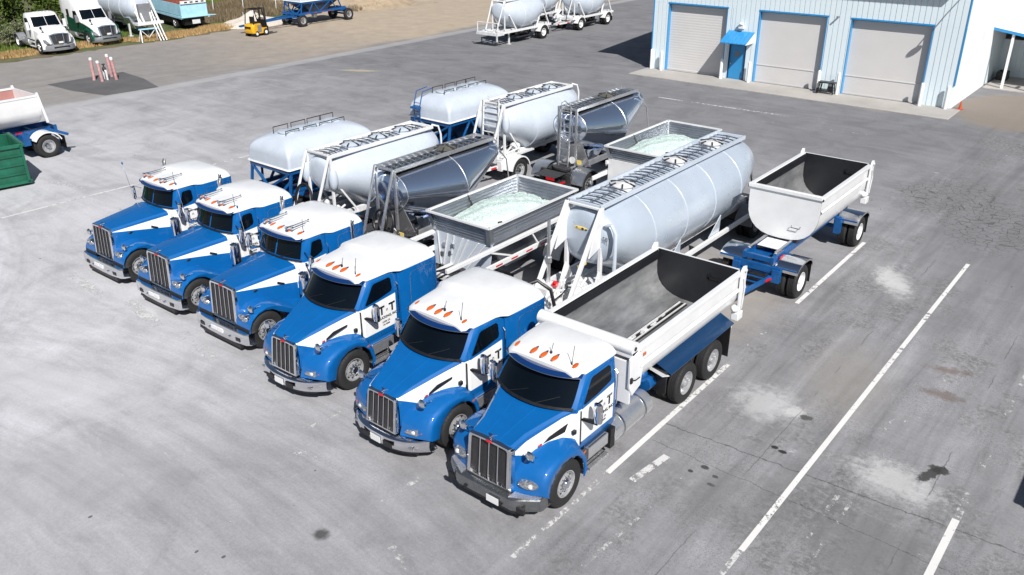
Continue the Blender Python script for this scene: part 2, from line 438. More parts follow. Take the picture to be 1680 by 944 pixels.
def grille(t, w0, w1, z0, z1, y0, y1, nb=4, rim=0.05):
    """grille frame with vertical bars; w0/w1 half widths bottom/top"""
    def P(u, v, off=0): return V(lerp(w0, w1, v)*u, lerp(y0, y1, v)-off, lerp(z0, z1, v))
    mb = MB()
    N = 8
    out = [P(-1, 0), P(-1, .5), P(-1, .93), P(-.93, 1), P(-.4, 1.015), P(0, 1.02), P(.4, 1.015), P(.93, 1), P(1, .93), P(1, .5), P(1, 0), P(0, 0)]
    fx, fz = 1-rim*1.3/w0, 1-rim*2.0/(z1-z0)
    inn = [P((-1)*fx, 0.05), P(-fx, .5), P(-fx, .90), P(-.93*fx, .945), P(-.4*fx, .955), P(0, .96), P(.4*fx, .955), P(.93*fx, .945), P(fx, .9), P(fx, .5), P(fx, .05), P(0, .05)]
    back = V(0, 0.10, 0)
    mb.loft([[p+back for p in out], [p+V(0, -0.01, 0) for p in out], [lerp(p, q, .3)+V(0, -0.035, 0) for p, q in zip(out, inn)], [p+V(0, -0.03, 0) for p in inn], [p+V(0, 0.05, 0) for p in inn]], True, False)
    g = mb.build('grille_surround', 'chrome', t)
    mb = MB(); mb.loft([[P(-fx, .04)+V(0, .04, 0), P(fx, .04)+V(0, .04, 0)], [P(-fx, .96)+V(0, .04, 0), P(fx, .96)+V(0, .04, 0)]], False, False)
    mb.build('grille_mesh', 'mesh_dark', g)
    mb = MB()
    for i in range(1, nb+1):
        u = (-1+2*i/(nb+1))*fx
        mb.bar(P(u, .04, 0.015), P(u, .955, 0.015), 0.022, 0.03, (0, -1, 0))
    mb.build('grille_bar', 'chrome', g)
    mb = MB(); mb.ball(P(0, .985, 0.045), (0.085, 0.02, 0.03), 16, 6); mb.build('badge', 'red', t)
    # bird shaped hood ornament
    mb = MB(); c = P(0, 1.03, -0.04)
    mb.ball(c+V(0, 0, 0.02), (0.02, 0.06, 0.02), 8, 6)
    for s in (-1, 1): mb.prism([c+V(0, -0.02, 0.03), c+V(s*0.10, 0.045, 0.055), c+V(0, 0.045, 0.03)], (0, 0, 0.012))
    mb.build('hood_ornament', 'chrome', t)

def chassis(t, y0, y1, mat_='frame_blue', z=0.86):
    mb = MB()
    for s in (-1, 1): mb.box(s*0.43-0.04, s*0.43+0.04, y0, y1, z-0.13, z+0.13)
    for y in [y0+0.4+i*1.1 for i in range(int((y1-y0)/1.1)+1)]:
        if y < y1: mb.box(-0.43, 0.43, y-0.06, y+0.06, z-0.09, z+0.09)
    mb.build('frame_rail', mat_, t, bevel=0.01)

def fuel_tank(t, s, y0, y1, z=0.68, r=0.31, x=0.86):
    mb = MB()
    mb.lathe([(0.0, 0), (r*0.8, 0.0), (r*0.97, 0.03), (r, 0.07), (r, y1-y0-0.07), (r*0.97, y1-y0-0.03), (r*0.8, y1-y0), (0, y1-y0)], (s*x, y0, z), (0, 1, 0), 28)
    o = mb.build('fuel_tank', 'alu', t)
    for f in (0.22, 0.78):
        mb = MB(); mb.lathe([(r+0.003, -0.03), (r+0.012, -0.03), (r+0.012, 0.03), (r+0.003, 0.03)], (s*x, lerp(y0, y1, f), z), (0, 1, 0), 28); mb.build('tank_strap', 'steel', o)
    mb = MB(); mb.cyl((s*(x+0.08), y0+0.2, z+r-0.03), (s*(x+0.10), y0+0.2, z+r+0.04), 0.05); mb.build('filler_cap', 'steel', o)

def steps(t, s, y0, y1, x=1.12, zt=0.86):
    mb = MB()
    mb.box(min(s*(x-0.32), s*(x-0.02)), max(s*(x-0.32), s*(x-0.02)), y0, y1, zt-0.26, zt)
    mb.box(min(s*(x-0.30), s*(x+0.05)), max(s*(x-0.30), s*(x+0.05)), y0-0.03, y1-0.05, 0.36, 0.42)
    for y in (y0+0.02, y1-0.1): mb.box(min(s*(x-0.2), s*(x-0.16)), max(s*(x-0.2), s*(x-0.16)), y, y+0.04, 0.40, 0.66)
    mb.m(1)
    for i in range(4):
        xx = s*(x-0.28+i*0.075)
        mb.box(xx-0.012, xx+0.012, y0+0.04, y1-0.04, zt+0.001, zt+0.006); mb.box(xx-0.012, xx+0.012, y0, y1-0.08, 0.421, 0.427)
    mb.build('step', ['alu', 'grease'], t, bevel=0.006)

def sleeper_roof(t, secs, paint='white', name='roof'):
    """secs: (y, half width, edge z, crown z)"""
    rings = []
    for y, w, ze, zc in secs:
        r = [V(-w, y, ze-0.03), V(-w*0.995, y, ze+0.01)]
        for u in (-1, -.99, -.97, -.93, -.87, -.75, -.45, 0, .45, .75, .87, .93, .97, .99, 1):
            r.append(V(u*w*0.985, y, ze+0.02+(zc-ze-0.02)*((1-abs(u)**9)*.84+.16*(1-u*u))))
        r += [V(w*0.995, y, ze+0.01), V(w, y, ze-0.03)]
        rings.append(r)
    mb = MB(); mb.loft(rings, False, False)
    mb._f([mb.bm.verts.new(p) for p in rings[-1]]); mb._f([mb.bm.verts.new(p) for p in rings[0]])
    return mb.build(name, paint, t)

def sleeper_box(t, y0, y1, w, z1, paint='blue', z0=0.98):
    mb = MB(); r = 0.08; rings = []
    for z in (z0, lerp(z0, z1, .5), z1-0.02, z1):
        rings.append([V(x, y, z) for x, y in ((-w, y1-r), (-w+r*.3, y1-r*.3), (-w+r, y1), (w-r, y1), (w-r*.3, y1-r*.3), (w, y1-r), (w, y0+0.25), (w-0.15, y0), (-w+0.15, y0), (-w, y0+0.25))])
    mb.loft(rings); o = mb.build('sleeper', paint, t)
    for s in (-1, 1):
        mb = MB()
        h = [(y0+0.30, z0+0.12), (y0+0.30, z1-0.22), (y0+0.38, z1-0.14), (y1-0.2, z1-0.14), (y1-0.12, z1-0.22), (y1-0.12, z0+0.12)]
        mb.tube([V(s*(w+0.004), y, z) for y, z in h], 0.007, 5, True)
        mb.build('hatch_seam', 'steel', o)
    return o

M['visor_blue'] = mat('dark_visor_blue', (0.004, 0.03, 0.13), 0.18, coat=0.8, var=0.1)
M['bumper_steel'] = mat('dull_bumper_steel', (0.30, 0.31, 0.32), 0.28, metal=0.9, var=0.25, vscale=5)
# ---------------------------------------------------------------- aero conventional (blue-white, rounded hood)
def aero_truck(t, dump=False):
    hy = 1.22 if dump else 1.38
    B = 1.36 if dump else 1.44   # windshield base centre y
    paint = 'aero_paint'
    # hood
    def sec(y, w0, w1, zm, wt, ze, zc):
        half = [V(w0, y, 0.80), V(w0, y, 1.0), V(w1, y, zm), V(wt, y, ze), V(wt-0.06, y, ze+0.045), V(wt*0.55, y, lerp(ze, zc, .82)), V(0.0, y, zc)]
        return half+[V(-p.x, p.y, p.z) for p in half[:-1][::-1]]
    mb = MB()
    gw = 0.53 if dump else 0.48
    gz = 1.58 if dump else 1.46
    mb.loft([sec(0.30, gw, gw, 1.2, gw-0.03, gz-0.03, gz+0.015), sec(0.33, gw+.005, gw+.005, 1.2, gw-0.01, gz, gz+0.045), sec(0.7, 0.60, 0.60, 1.28, 0.56, lerp(gz, 1.90, .28), lerp(gz, 1.97, .32)),
             sec(1.1, 0.76, 0.74, 1.34, 0.69, lerp(gz, 1.90, .56), lerp(gz, 1.97, .60)), sec(1.5, 0.93, 0.90, 1.45, 0.83, lerp(gz, 1.90, .82), lerp(gz, 1.97, .88)), sec(B+.36, 1.0, 0.99, 1.52, 0.95, 1.90, 1.985)], False, False)
    hood = mb.build('hood', paint, t, ang=28)
    for s in (-1, 1):
        mb = MB(); mb.tube([V(s*.16, .34, gz+.045), V(s*.19, .7, lerp(gz, 1.97, .32)+.0), V(s*.24, 1.1, lerp(gz, 1.97, .60)-.002), V(s*.28, 1.5, lerp(gz, 1.97, .88)-.008)], .008, 6); mb.build('hood_crease', 'blue', hood)
        mb = MB(); mb.prism([V(s*1.0, 1.80, 1.10), V(s*1.0, 1.815, 1.10), V(s*1.0, 1.815, 1.88), V(s*1.0, 1.80, 1.88)], (s*.062, 0, 0)); mb.build('hood_gap', 'black', hood)
        mb = MB(); mb.box(min(s*.98, s*1.045), max(s*.98, s*1.045), 1.60, 1.68, 1.42, 1.50); mb.build('hood_latch', 'black', hood)
    for s in (-1, 1):   # side vent
        y0, y1 = 0.98, 1.42
        mb = MB()
        v = [(0.735+0.02, 0.92, 1.40), (0.80, 1.10, 1.47), (0.925, 1.46, 1.62), (0.915, 1.47, 1.66), (0.80, 1.12, 1.575), (0.735, 0.94, 1.44)] if not dump else \
            [(0.755, 0.98, 1.46), (0.93, 1.42, 1.55), (0.945, 1.50, 1.72), (0.80, 1.12, 1.57)]
        mb.prism([V(s*(x+0.004), y, z) for x, y, z in v], (s*0.012, 0, 0.004)); mb.build('hood_vent', 'black', hood)
        mb = MB(); mb.ball((s*(0.735 if not dump else 0.74), 0.86 if not dump else 0.90, 1.40 if not dump else 1.45), (0.02, 0.055, 0.022), 10, 6); mb.build('badge', 'amber' if False else 'red', hood)
    # fenders
    W = 1.19
    for s in (-1, 1):
        st = []   # stations: arch (y,z), outer top (y,z), inner x, inner z
        if dump: prof = [(0.36, 0.64), (0.37, 0.80), (0.42, 0.98), (0.58, 1.13), (0.85, 1.24), (1.15, 1.27), (1.45, 1.22), (1.70, 1.06), (1.84, 0.85), (1.90, 0.55)]
        else: prof = [(0.34, 0.62), (0.36, 0.78), (0.46, 0.98), (0.66, 1.14), (0.95, 1.26), (1.28, 1.30), (1.60, 1.24), (1.86, 1.08), (2.0, 0.85), (2.06, 0.55)]
        inner = [(0.50, 0.62), (0.50, 0.82), (0.50, 1.05), (0.54, 1.22), (0.63, 1.34), (0.74, 1.40), (0.86, 1.40), (0.96, 1.30), (1.0, 1.1), (1.0, 0.6)]
        rings = []
        n = len(prof)
        for i, ((py, pz), (ix, iz)) in enumerate(zip(prof, inner)):
            a = math.radians(lerp(200, -16, i/(n-1)))
            ay, az = hy+0.60*math.cos(a), 0.52+0.60*math.sin(a)
            if i == 0: ay, az = hy-0.60, 0.55
            iy = lerp(py, 0.30, 0.75 if i < 3 else 0.0) if i < 4 else py
            if i == 0: iy = 0.24
            f = 0.0 if i > 3 else (3-i)/3*0.13   # front corner sweeps back
            o2 = V(s*W, max(py+f*1.2, py), pz)
            rings.append([V(s*(W-0.03), ay, az), V(s*W, lerp(ay, o2.y, .12), lerp(az, o2.z, .12)), lerp(V(s*W, ay, az), o2, .75)+V(s*0.01, 0, 0), lerp(V(s*(W-0.02), ay, az), o2, .95), V(s*(W-0.09), py+f*.5, pz+0.045),
                          V(s*lerp(W-0.09, ix, .5), lerp(py+f*.3, iy, .5), lerp(pz+.045, iz, .42)), V(s*ix, iy, iz)])
        mb = MB(); mb.loft(rings, False, False)
        fd = mb.build('fender', 'blue', t, ang=50)
        # rubber arch lip + black liner
        mb = MB()
        mb.loft([[V(s*(W-0.035), hy+0.59*math.cos(a), 0.52+0.59*math.sin(a)), V(s*0.55, hy+0.59*math.cos(a), 0.52+0.59*math.sin(a))] for a in [math.radians(195-i*15) for i in range(14)]], False, False)
        mb.build('wheel_arch', 'black', fd)
        mb = MB(); mb.prism([V(s*(W+.004), 1.72 if dump else 1.80, 1.0), V(s*(W+.004), 1.80 if dump else 1.88, 1.02), V(s*(W+.004), 1.80 if dump else 1.88, .985), V(s*(W+.004), 1.72 if dump else 1.80, .965)], (s*0.01, 0, 0)); mb.build('side_marker', 'amber', fd)
        # headlight
        hl = MB()
        if dump:
            hl.loft([[V(s*(0.86+0.21*math.cos(a)*f), 0.335+dy+0.05*math.cos(a), 0.885+0.10*math.sin(a)*f) for a in [i*2*PI/18 for i in range(18)]] for f, dy in ((1.0, 0.16), (1.0, 0.03), (0.85, -0.02), (0.4, -0.04))])
        else:
            q = [(0.60, 0.30, 0.72), (0.88, 0.36, 0.70), (1.06, 0.47, 0.76), (1.145, 0.60, 0.92), (1.10, 0.53, 0.93), (0.92, 0.40, 0.86), (0.66, 0.31, 0.80)]
            hl.loft([[V(s*x, y+0.06, z) for x, y, z in q], [V(s*x, y-0.02, z) for x, y, z in q], [V(s*lerp(x, .87, .25), y-0.045, lerp(z, .81, .25)) for x, y, z in q]])
        h = hl.build('headlight', 'lamp', t)
        mb = MB()
        if dump:
            mb.ball((s*0.80, 0.315, 0.885), (0.065, 0.035, 0.065), 12, 8); mb.ball((s*0.93, 0.325, 0.885), (0.055, 0.035, 0.055), 12, 8); mb.bar((s*.80, .31, .885), (s*.93, .32, .885), .02)
        else:
            mb.prism([V(s*x, y, z) for x, y, z in ((1.0, 0.37, 0.79), (1.10, 0.50, 0.90), (1.06, 0.45, 0.80))], (0, -0.02, 0.0))
        mb.build('turn_lamp', 'amber' if not dump else 'bulb', h)
        if not dump: mb = MB(); mb.ball((s*0.84, 0.315, 0.785), (0.055, 0.03, 0.04), 12, 8); mb.build('bulb', 'bulb', h)
        hood_mirror(t, s, (s*(0.80 if dump else 0.86), 0.62 if dump else 0.74, 1.22 if dump else 1.28), (s*(0.84 if dump else 0.95), 0.42 if dump else 0.50, 1.50 if dump else 1.46))
    # grille
    if dump: grille(t, 0.56, 0.54, 0.66, 1.60, 0.20, 0.27, 3, 0.075)
    else: grille(t, 0.46, 0.44, 0.66, 1.46, 0.17, 0.27, 4, 0.045)
    # bumper
    def bump_curve(u):
        x = 1.19*u
        if dump: return V(x*.955, 0.04+(0.0 if abs(u) < .62 else (abs(u)-.62)*0.85), 0)
        return V(x*0.965, 0.02+0.46*abs(u)**2.8, 0)
    mb = MB(); us = [-1+i/12 for i in range(25)]
    z0, z1 = (0.36, 0.64) if dump else (0.34, 0.61)
    secp = [(0.10, z0-0.02), (0.03, z0), (0.0, z0+0.05), (-0.015, lerp(z0, z1, .5)), (0.0, z1-0.02), (0.03, z1), (0.16, z1+0.005)]
    mb.loft([[bump_curve(u)+V(0, dy, z) for dy, z in secp] for u in us], False, False)
    for u in (-1, 1):
        e = [bump_curve(u)+V(0, dy, z) for dy, z in secp]
        mb.loft([e, [p+V(0, 0.30, 0) for p in e]], False, False) if dump else mb.loft([e, [p+V(-u*0.0, 0.14, 0) for p in e]], False, False)
    bp_ = mb.build('bumper', 'chrome' if not dump else 'bumper_steel', t, solid=0.01)
    mb = MB(); px = 0.27 if dump else 0.0; py = -0.024 if dump else -0.03
    mb.box(px-0.15, px+0.15, py, py+0.012, 0.40, 0.55); mb.build('licence_plate', 'white', bp_)
    if not dump:
        for s in (-1, 1):
            mb = MB(); mb.box(s*0.36-.13, s*0.36+.13, -0.018 if True else 0, 0.01, 0.41, 0.52); mb.build('bumper_slot', 'black', bp_)
    for s in (-1, 1):
        mb = MB()
        if dump:
            mb.box(s*0.88-0.09, s*0.88+0.09, 0.07, 0.13, 0.38, 0.50)
        else:
            c = bump_curve(s*0.72); mb.ball((c.x, c.y-0.005, 0.46), (0.13, 0.03, 0.035), 12, 6)
        mb.build('fog_lamp', 'black' if dump else 'lamp', bp_)
        mb = MB(); mb.cyl((s*0.45, -0.02 if not dump else 0.0, 0.45), (s*0.45, 0.0 if not dump else 0.02, 0.45), 0.04, n=10) ; mb.build('tow_hole', 'black', bp_)
    mb = MB(); mb.loft([[bump_curve(u)*1.0+V(0, 0.05, z) for z in (0.29, 0.36)] for u in us if abs(u) < .86], False, False); mb.build('bumper_lip', 'black', bp_, solid=0.03)
    if dump:
        for s in (-1, 1):   # tread plate on the bumper ends
            mb = MB(); P4 = [V(s*0.60, 0.06, .65), V(s*1.10, 0.34, .65), V(s*1.12, 0.46, .65), V(s*0.60, 0.34, .65)]
            mb.prism(P4, (0, 0, 0.006))
            for i in range(10):
                for j in range(4):
                    c = lerp(lerp(P4[0], P4[1], (i+.5)/10), lerp(P4[3], P4[2], (i+.5)/10), (j+.5)/4)
                    mb.box(c.x-0.016, c.x+0.016, c.y-0.012, c.y+0.012, .654, .663)
            mb.build('tread_plate', 'alu', bp_)
    # cab
    P = dict(belt=1.95, top=2.53, wb=1.04, wt=0.96, yr=3.16 if dump else 3.3, base=(B, B+.34), head=(B+.50, B+.78), door_end=2.98, visor=0.26)
    front = make_cab(t, paint, P)
    h0 = B+.50
    if dump:
        sleeper_roof(t, [(h0-.02, 0.80, 2.56, 2.64), (h0+.05, 0.88, 2.57, 2.69), (h0+0.25, 0.94, 2.58, 2.75), (h0+.7, .97, 2.59, 2.80), (3.05, 0.98, 2.59, 2.80), (3.15, 0.97, 2.585, 2.76), (3.19, 0.95, 2.57, 2.62)])
        marker_lights(t, [(x, h0+.05+0.16*abs(x)**1.5, 2.70+(0.02 if abs(x) < .4 else -0.02)) for x in (-0.72, -0.26, 0, 0.26, 0.72)], size=1.3)
    else:
        sleeper_roof(t, [(h0-.02, 0.80, 2.56, 2.64), (h0+.05, 0.88, 2.57, 2.68), (h0+0.25, 0.94, 2.58, 2.73), (2.85, .99, 2.59, 2.79), (2.98, 1.02, 2.58, 2.80), (3.12, 1.13, 2.57, 2.86), (3.2, 1.14, 2.57, 2.87), (4.2, 1.17, 2.55, 2.84), (4.36, 1.16, 2.54, 2.80), (4.42, 1.14, 2.52, 2.74), (4.45, 1.12, 2.50, 2.58)])
        sleeper_box(t, 3.12, 4.44, 1.17, 2.54)
        marker_lights(t, [(x, h0+.06+0.16*abs(x)**1.5, 2.69+(0.02 if abs(x) < .4 else -0.03)) for x in (-0.72, -0.26, 0, 0.26, 0.72)], size=1.3)
    for x, y, hgt in ((0.10, h0+.22, 0.24), (0.66, h0+.15, 0.40)):
        mb = MB(); mb.tube([(x, y, 2.70), (x, y, 2.78), (x+.005, y, 2.79), (x+0.03, y+0.03, 2.72+hgt)], [.03 if x < .5 else .015, .025 if x < .5 else .012, .006, .006], 6); mb.build('antenna', 'black', t)
    for s in (-1, 1):
        mirror(t, s, s*1.34, B+0.62, 1.86, 0.46, 0.21, (s*1.0, B+0.48, 1.68))
        steps(t, s, 2.06, 2.78)
        if dump: fuel_tank(t, s, 3.0, 4.55) if s > 0 else None
        mb = MB(); mb.box(min(s*0.96, s*1.02), max(s*0.96, s*1.02), 2.0, 3.1 if dump else 4.2, 0.86, 1.0); mb.build('rocker_panel', 'navy' if dump else 'blue', t)
    if dump:
        mb = MB()
        for i in range(3): mb.lathe([(0, 0), (0.13, 0.02), (0.14, 0.06), (0.14, 0.5), (0, 0.53)], (0.62, 3.35+i*0.5, 1.12), (0, 1, 0), 14)
        mb.build('air_tank', 'blue', t)
        mb = MB(); mb.box(0.5, 1.12, 2.85, 3.02, 0.42, 0.9); mb.build('mud_guard', 'black', t)
    wheel(t, -1.17, hy, 'steer'); wheel(t, 1.17, hy, 'steer')
    mb = MB(); mb.tube([(-1.0, hy, .5), (1.0, hy, .5)], 0.06); mb.box(-0.4, 0.4, 0.4, 2.2, .62, 1.2); mb.build('front_axle', 'grease', t)
    return t

# ---------------------------------------------------------------- classic long-nose tractor (blue-white, flat chrome bumper)
def classic_truck(t):
    paint = 'classic_paint'; hy = 0.72
    def sec(y, w, ze, zc, zb=0.78):
        half = [V(w, y, zb), V(w, y, 1.1), V(w, y, ze-0.10), V(w-0.015, y, ze-0.03), V(w-0.06, y, ze+0.02), V(w*0.55, y, lerp(ze, zc, .8)), V(0.0, y, zc)]
        return half+[V(-p.x, p.y, p.z) for p in half[:-1][::-1]]
    mb = MB(); mb.loft([sec(0.30, .53, 1.66, 1.70), sec(0.34, .55, 1.69, 1.74), sec(0.9, .63, 1.73, 1.80), sec(1.6, .73, 1.78, 1.86), sec(2.16, .82, 1.82, 1.90)], False, False)
    hood = mb.build('hood', paint, t, ang=28)
    mb = MB(); mb.tube([(0, 0.35, 1.75), (0, 1.2, 1.83), (0, 2.1, 1.90)], 0.010, 6); mb.build('hood_trim', 'blue', hood)
    for s in (-1, 1):
        mb = MB(); mb.ball((s*0.632, 0.86, 1.46), (0.012, 0.075, 0.03), 12, 6); mb.build('badge', 'black', hood)
        mb = MB(); mb.bar((s*0.74, 1.5, 1.50), (s*0.755, 1.70, 1.40), 0.03, 0.05); mb.build('hood_latch', 'black', hood)
        # swept fender
        W = 1.17
        prof = [(0.17, 0.50), (0.20, 0.82), (0.30, 1.0), (0.52, 1.13), (0.78, 1.18), (1.05, 1.14), (1.30, 1.02), (1.55, 0.86), (1.85, 0.74), (2.05, 0.70)]
        arch = [math.radians(a) for a in (196, 165, 140, 115, 90, 65, 42, 20, 4, -10)]
        inner = [(0.55, 0.50), (0.55, 0.84), (0.55, 1.05), (0.56, 1.20), (0.61, 1.26), (0.65, 1.24), (0.69, 1.14), (0.72, 1.0), (0.75, 0.90), (0.77, 0.86)]
        rings = []
        for (py, pz), a, (ix, iz) in zip(prof, arch, inner):
            ay, az = hy+0.58*math.cos(a), 0.52+0.58*math.sin(a)
            ay = min(ay, py) if py > 1.3 else ay
            if py > 1.4: ay, az = py-0.02, pz-0.16
            rings.append([V(s*(W-.02), ay, az), lerp(V(s*W, ay, az), V(s*W, py, pz), .5), V(s*W, lerp(ay, py, .85), lerp(az, pz, .85)), V(s*(W-.06), py, pz+.02), V(s*lerp(W-.06, ix, .5), py, lerp(pz+.03, iz, .45)), V(s*ix, py, iz)])
        mb = MB(); mb.loft(rings, False, False)
        fd = mb.build('fender', 'blue', t, ang=50)
        mb = MB(); mb.loft([[V(s*(W-0.03), hy+0.57*math.cos(a), 0.52+0.57*math.sin(a)), V(s*0.5, hy+0.57*math.cos(a), 0.52+0.57*math.sin(a))] for a in [math.radians(195-i*15) for i in range(14)]], False, False)
        mb.build('wheel_arch', 'black', fd)
        # headlight pod
        mb = MB()
        mb.loft([[V(s*(0.86+0.20*f*math.cos(a)), 0.23+dy, 0.98+0.10*f*math.sin(a)) for a in [i*2*PI/18 for i in range(18)]] for f, dy in ((0.2, 0.28), (0.8, 0.22), (1.0, 0.10), (1.04, 0.0), (0.98, -0.02))])
        pod = mb.build('headlight', 'chrome', t)
        mb = MB(); mb.ball((s*0.79, 0.205, 0.98), (0.085, 0.04, 0.075)); mb.ball((s*0.93, 0.205, 0.98), (0.075, 0.04, 0.07)); mb.build('lens', 'lamp', pod)
        mb = MB(); mb.bar((s*0.55, 0.40, 0.95), (s*0.80, 0.32, 0.95), 0.06); mb.build('headlight_bracket', 'chrome', t)
        hood_mirror(t, s, (s*0.98, 0.62, 1.17), (s*1.06, 0.34, 1.24))
        mirror(t, s, s*1.38, 2.22, 1.98, 0.44, 0.19, (s*1.0, 2.3, 1.86), twin=True)
        # air cleaner and cowl lamp
        mb = MB(); mb.lathe([(0, 0), (.10, .01), (.145, .05), (.15, .10), (.15, .62), (.14, .66), (.08, .70), (0, .72)], (s*1.07, 2.12, 1.0), (0, 0, 1), 22)
        mb.build('air_cleaner', 'chrome', t)
        mb = MB(); mb.tube([(s*1.26, 3.82, 0.9), (s*1.26, 3.82, 2.62), (s*1.26, 3.86, 2.72)] if s > 0 else [(s*1.26, 3.4, 0.9), (s*1.26, 3.4, 2.78), (s*1.26, 3.44, 2.88)], 0.06, 14); mb.build('exhaust_stack', 'chrome', t)
        mb = MB(); mb.tube([(s*1.26, 3.82 if s > 0 else 3.4, 1.2), (s*1.26, 3.82 if s > 0 else 3.4, 2.1)], 0.085, 16); mb.build('heat_shield', 'chrome', t)
        steps(t, s, 2.25, 2.95, x=1.1)
        fuel_tank(t, s, 3.05, 4.4, z=0.66, r=0.31, x=0.83)
    grille(t, 0.56, 0.54, 0.66, 1.70, 0.22, 0.28, 4, 0.06)
    mb = MB()
    # flat tapered bumper
    rings = []
    for x, dy in ((-1.2, .26), (-1.17, .10), (-1.08, .03), (-.6, 0), (0, -.01), (.6, 0), (1.08, .03), (1.17, .10), (1.2, .26)):
        zl = 0.27 if abs(x) < 1.0 else 0.30
        rings.append([V(x, dy+.08, zl-.01), V(x, dy+.02, zl), V(x, dy, zl+.04), V(x, dy, .60), V(x, dy+.02, .63), V(x, dy+.24, .635)])
    mb.loft(rings, False, False)
    b = mb.build('bumper', 'chrome', t, solid=0.01)
    mb = MB(); mb.box(-0.05, 0.17, -0.035, -0.018, 0.41, 0.53); mb.box(-0.34, -0.09, -0.035, -0.018, 0.42, 0.52); mb.build('licence_plate', 'white', b)
    for s in (-1, 1):
        mb = MB(); mb.box(s*0.80-0.09, s*0.80+0.09, -0.006, 0.02, 0.36, 0.46); mb.build('fog_lamp', 'black', b)
        mb = MB(); mb.cyl((s*0.45, -0.05, .40), (s*0.45, 0, .40), 0.035, n=10); mb.build('tow_hook', 'chrome', b)
    mb = MB(); mb.box(-0.85, 0.85, 0.03, 0.12, 0.14, 0.25); mb.build('bumper_lip', 'black', b)
    # cab
    P = dict(belt=1.92, top=2.50, wb=1.02, wt=0.95, yr=3.14, base=(2.06, 2.26), head=(2.26, 2.46), door_end=3.0, split=True, visor=0.30)
    make_cab(t, paint, P)
    sleeper_roof(t, [(2.22, 0.80, 2.53, 2.60), (2.30, 0.90, 2.54, 2.65), (2.5, 0.95, 2.55, 2.69), (2.95, .98, 2.56, 2.72), (3.07, 1.02, 2.56, 2.74), (3.12, 1.10, 2.56, 2.81), (3.22, 1.15, 2.55, 2.84), (4.12, 1.16, 2.53, 2.80), (4.28, 1.15, 2.52, 2.76), (4.34, 1.13, 2.50, 2.70), (4.37, 1.10, 2.48, 2.54)])
    sleeper_box(t, 3.06, 4.36, 1.16, 2.52)
    marker_lights(t, [(x, 2.30+0.12*abs(x), 2.665-0.03*abs(x)) for x in (-0.74, -0.38, 0, 0.38, 0.74)], size=1.2)
    for x in (-0.55, 0.42):   # roof horns
        mb = MB(); mb.tube([(x, 2.98, 2.79), (x, 2.5, 2.78), (x, 2.30, 2.78), (x, 2.22, 2.775)], [0.012, 0.018, 0.03, 0.062], 12)
        for y in (2.9, 2.45): mb.cyl((x, y, 2.70), (x, y, 2.78), 0.012, n=6)
        mb.ball((x, 3.0, 2.79), 0.035, 8, 6)
        mb.tube([(x+0.12, 2.80, 2.78), (x+0.12, 2.42, 2.77), (x+0.12, 2.30, 2.77)], [0.010, 0.018, 0.05], 10)
        mb.build('horn', 'chrome', t)
    mb = MB(); mb.tube([(0.80, 2.5, 2.6), (0.80, 2.5, 3.05)], 0.006, 5); mb.build('antenna', 'black', t)
    mb = MB(); mb.tube([(-1.5, 2.2, 2.1), (-1.62, 2.14, 2.95)], 0.008, 5); an = mb.build('antenna', 'chrome', t)
    mb = MB(); mb.ball((-1.62, 2.14, 2.97), (0.03, 0.03, 0.05), 8, 6); mb.build('antenna_tip', 'blue', an)
    wheel(t, -1.17, hy, 'steer'); wheel(t, 1.17, hy, 'steer')
    mb = MB(); mb.tube([(-1.0, hy, .5), (1.0, hy, .5)], 0.06); mb.box(-0.4, 0.4, 0.4, 2.2, .55, 1.2); mb.build('front_axle', 'grease', t)
    return t

def tractor_rear(t, y0=4.3, a1=5.6, a2=6.85, blue=True):
    """frame, fifth wheel, tandem axles and the clutter behind the sleeper"""
    for s in (-1, 1):
        round_fender(t, s, a1, .60, .60, 1.22, 'black', 60, 178); round_fender(t, s, a2, .60, .60, 1.22, 'black', 2, 120); mudflap(t, s, .62, 1.2, a2+.62, .25, .85)
        mb = MB(); mb.box(min(s*.5, s*1.12), max(s*.5, s*1.12), y0-.1, a1-.66, .42, .95); mb.build('battery_box', 'black', t, bevel=.02)
    chassis(t, 2.0, a2+0.7)
    for y in (a1, a2):
        for s in (-1, 1): wheel(t, s*1.2, y, 'drive', True)
        mb = MB(); mb.tube([(-0.9, y, .52), (0.9, y, .52)], 0.09); mb.ball((0, y, .52), (.25, .25, .22)); mb.build('rear_axle', 'grease', t)
    mb = MB(); mb.lathe([(0.45, 0), (0.47, 0.03), (0.45, 0.06), (0, 0.06)], (0, lerp(a1, a2, .5), 1.02), (0, 0, 1), 24); mb.build('fifth_wheel', 'grease', t)
    mb = MB(); mb.box(-0.42, 0.42, y0+0.15, a1-0.6, 1.0, 1.015); mb.build('deck_plate', 'alu', t)
    mb = MB()
    for s in (-1, 1):
        mb.lathe([(0, 0), (0.12, 0.02), (0.13, 0.06), (0.13, 0.6), (0, 0.64)], (s*0.66, y0+0.25, 0.95), (0, 1, 0), 14)
    mb.build('air_tank', 'blue', t)
    mb = MB()
    for x in (-0.25, -0.05, 0.15):
        pts = [(x, y0+0.05, 1.9), (x+.02, y0+0.35, 1.5), (x+.05, y0+0.7, 1.25), (x, y0+1.2, 1.15)]
        mb.tube(pts, 0.018, 6)
    mb.build('air_line', 'black', t)
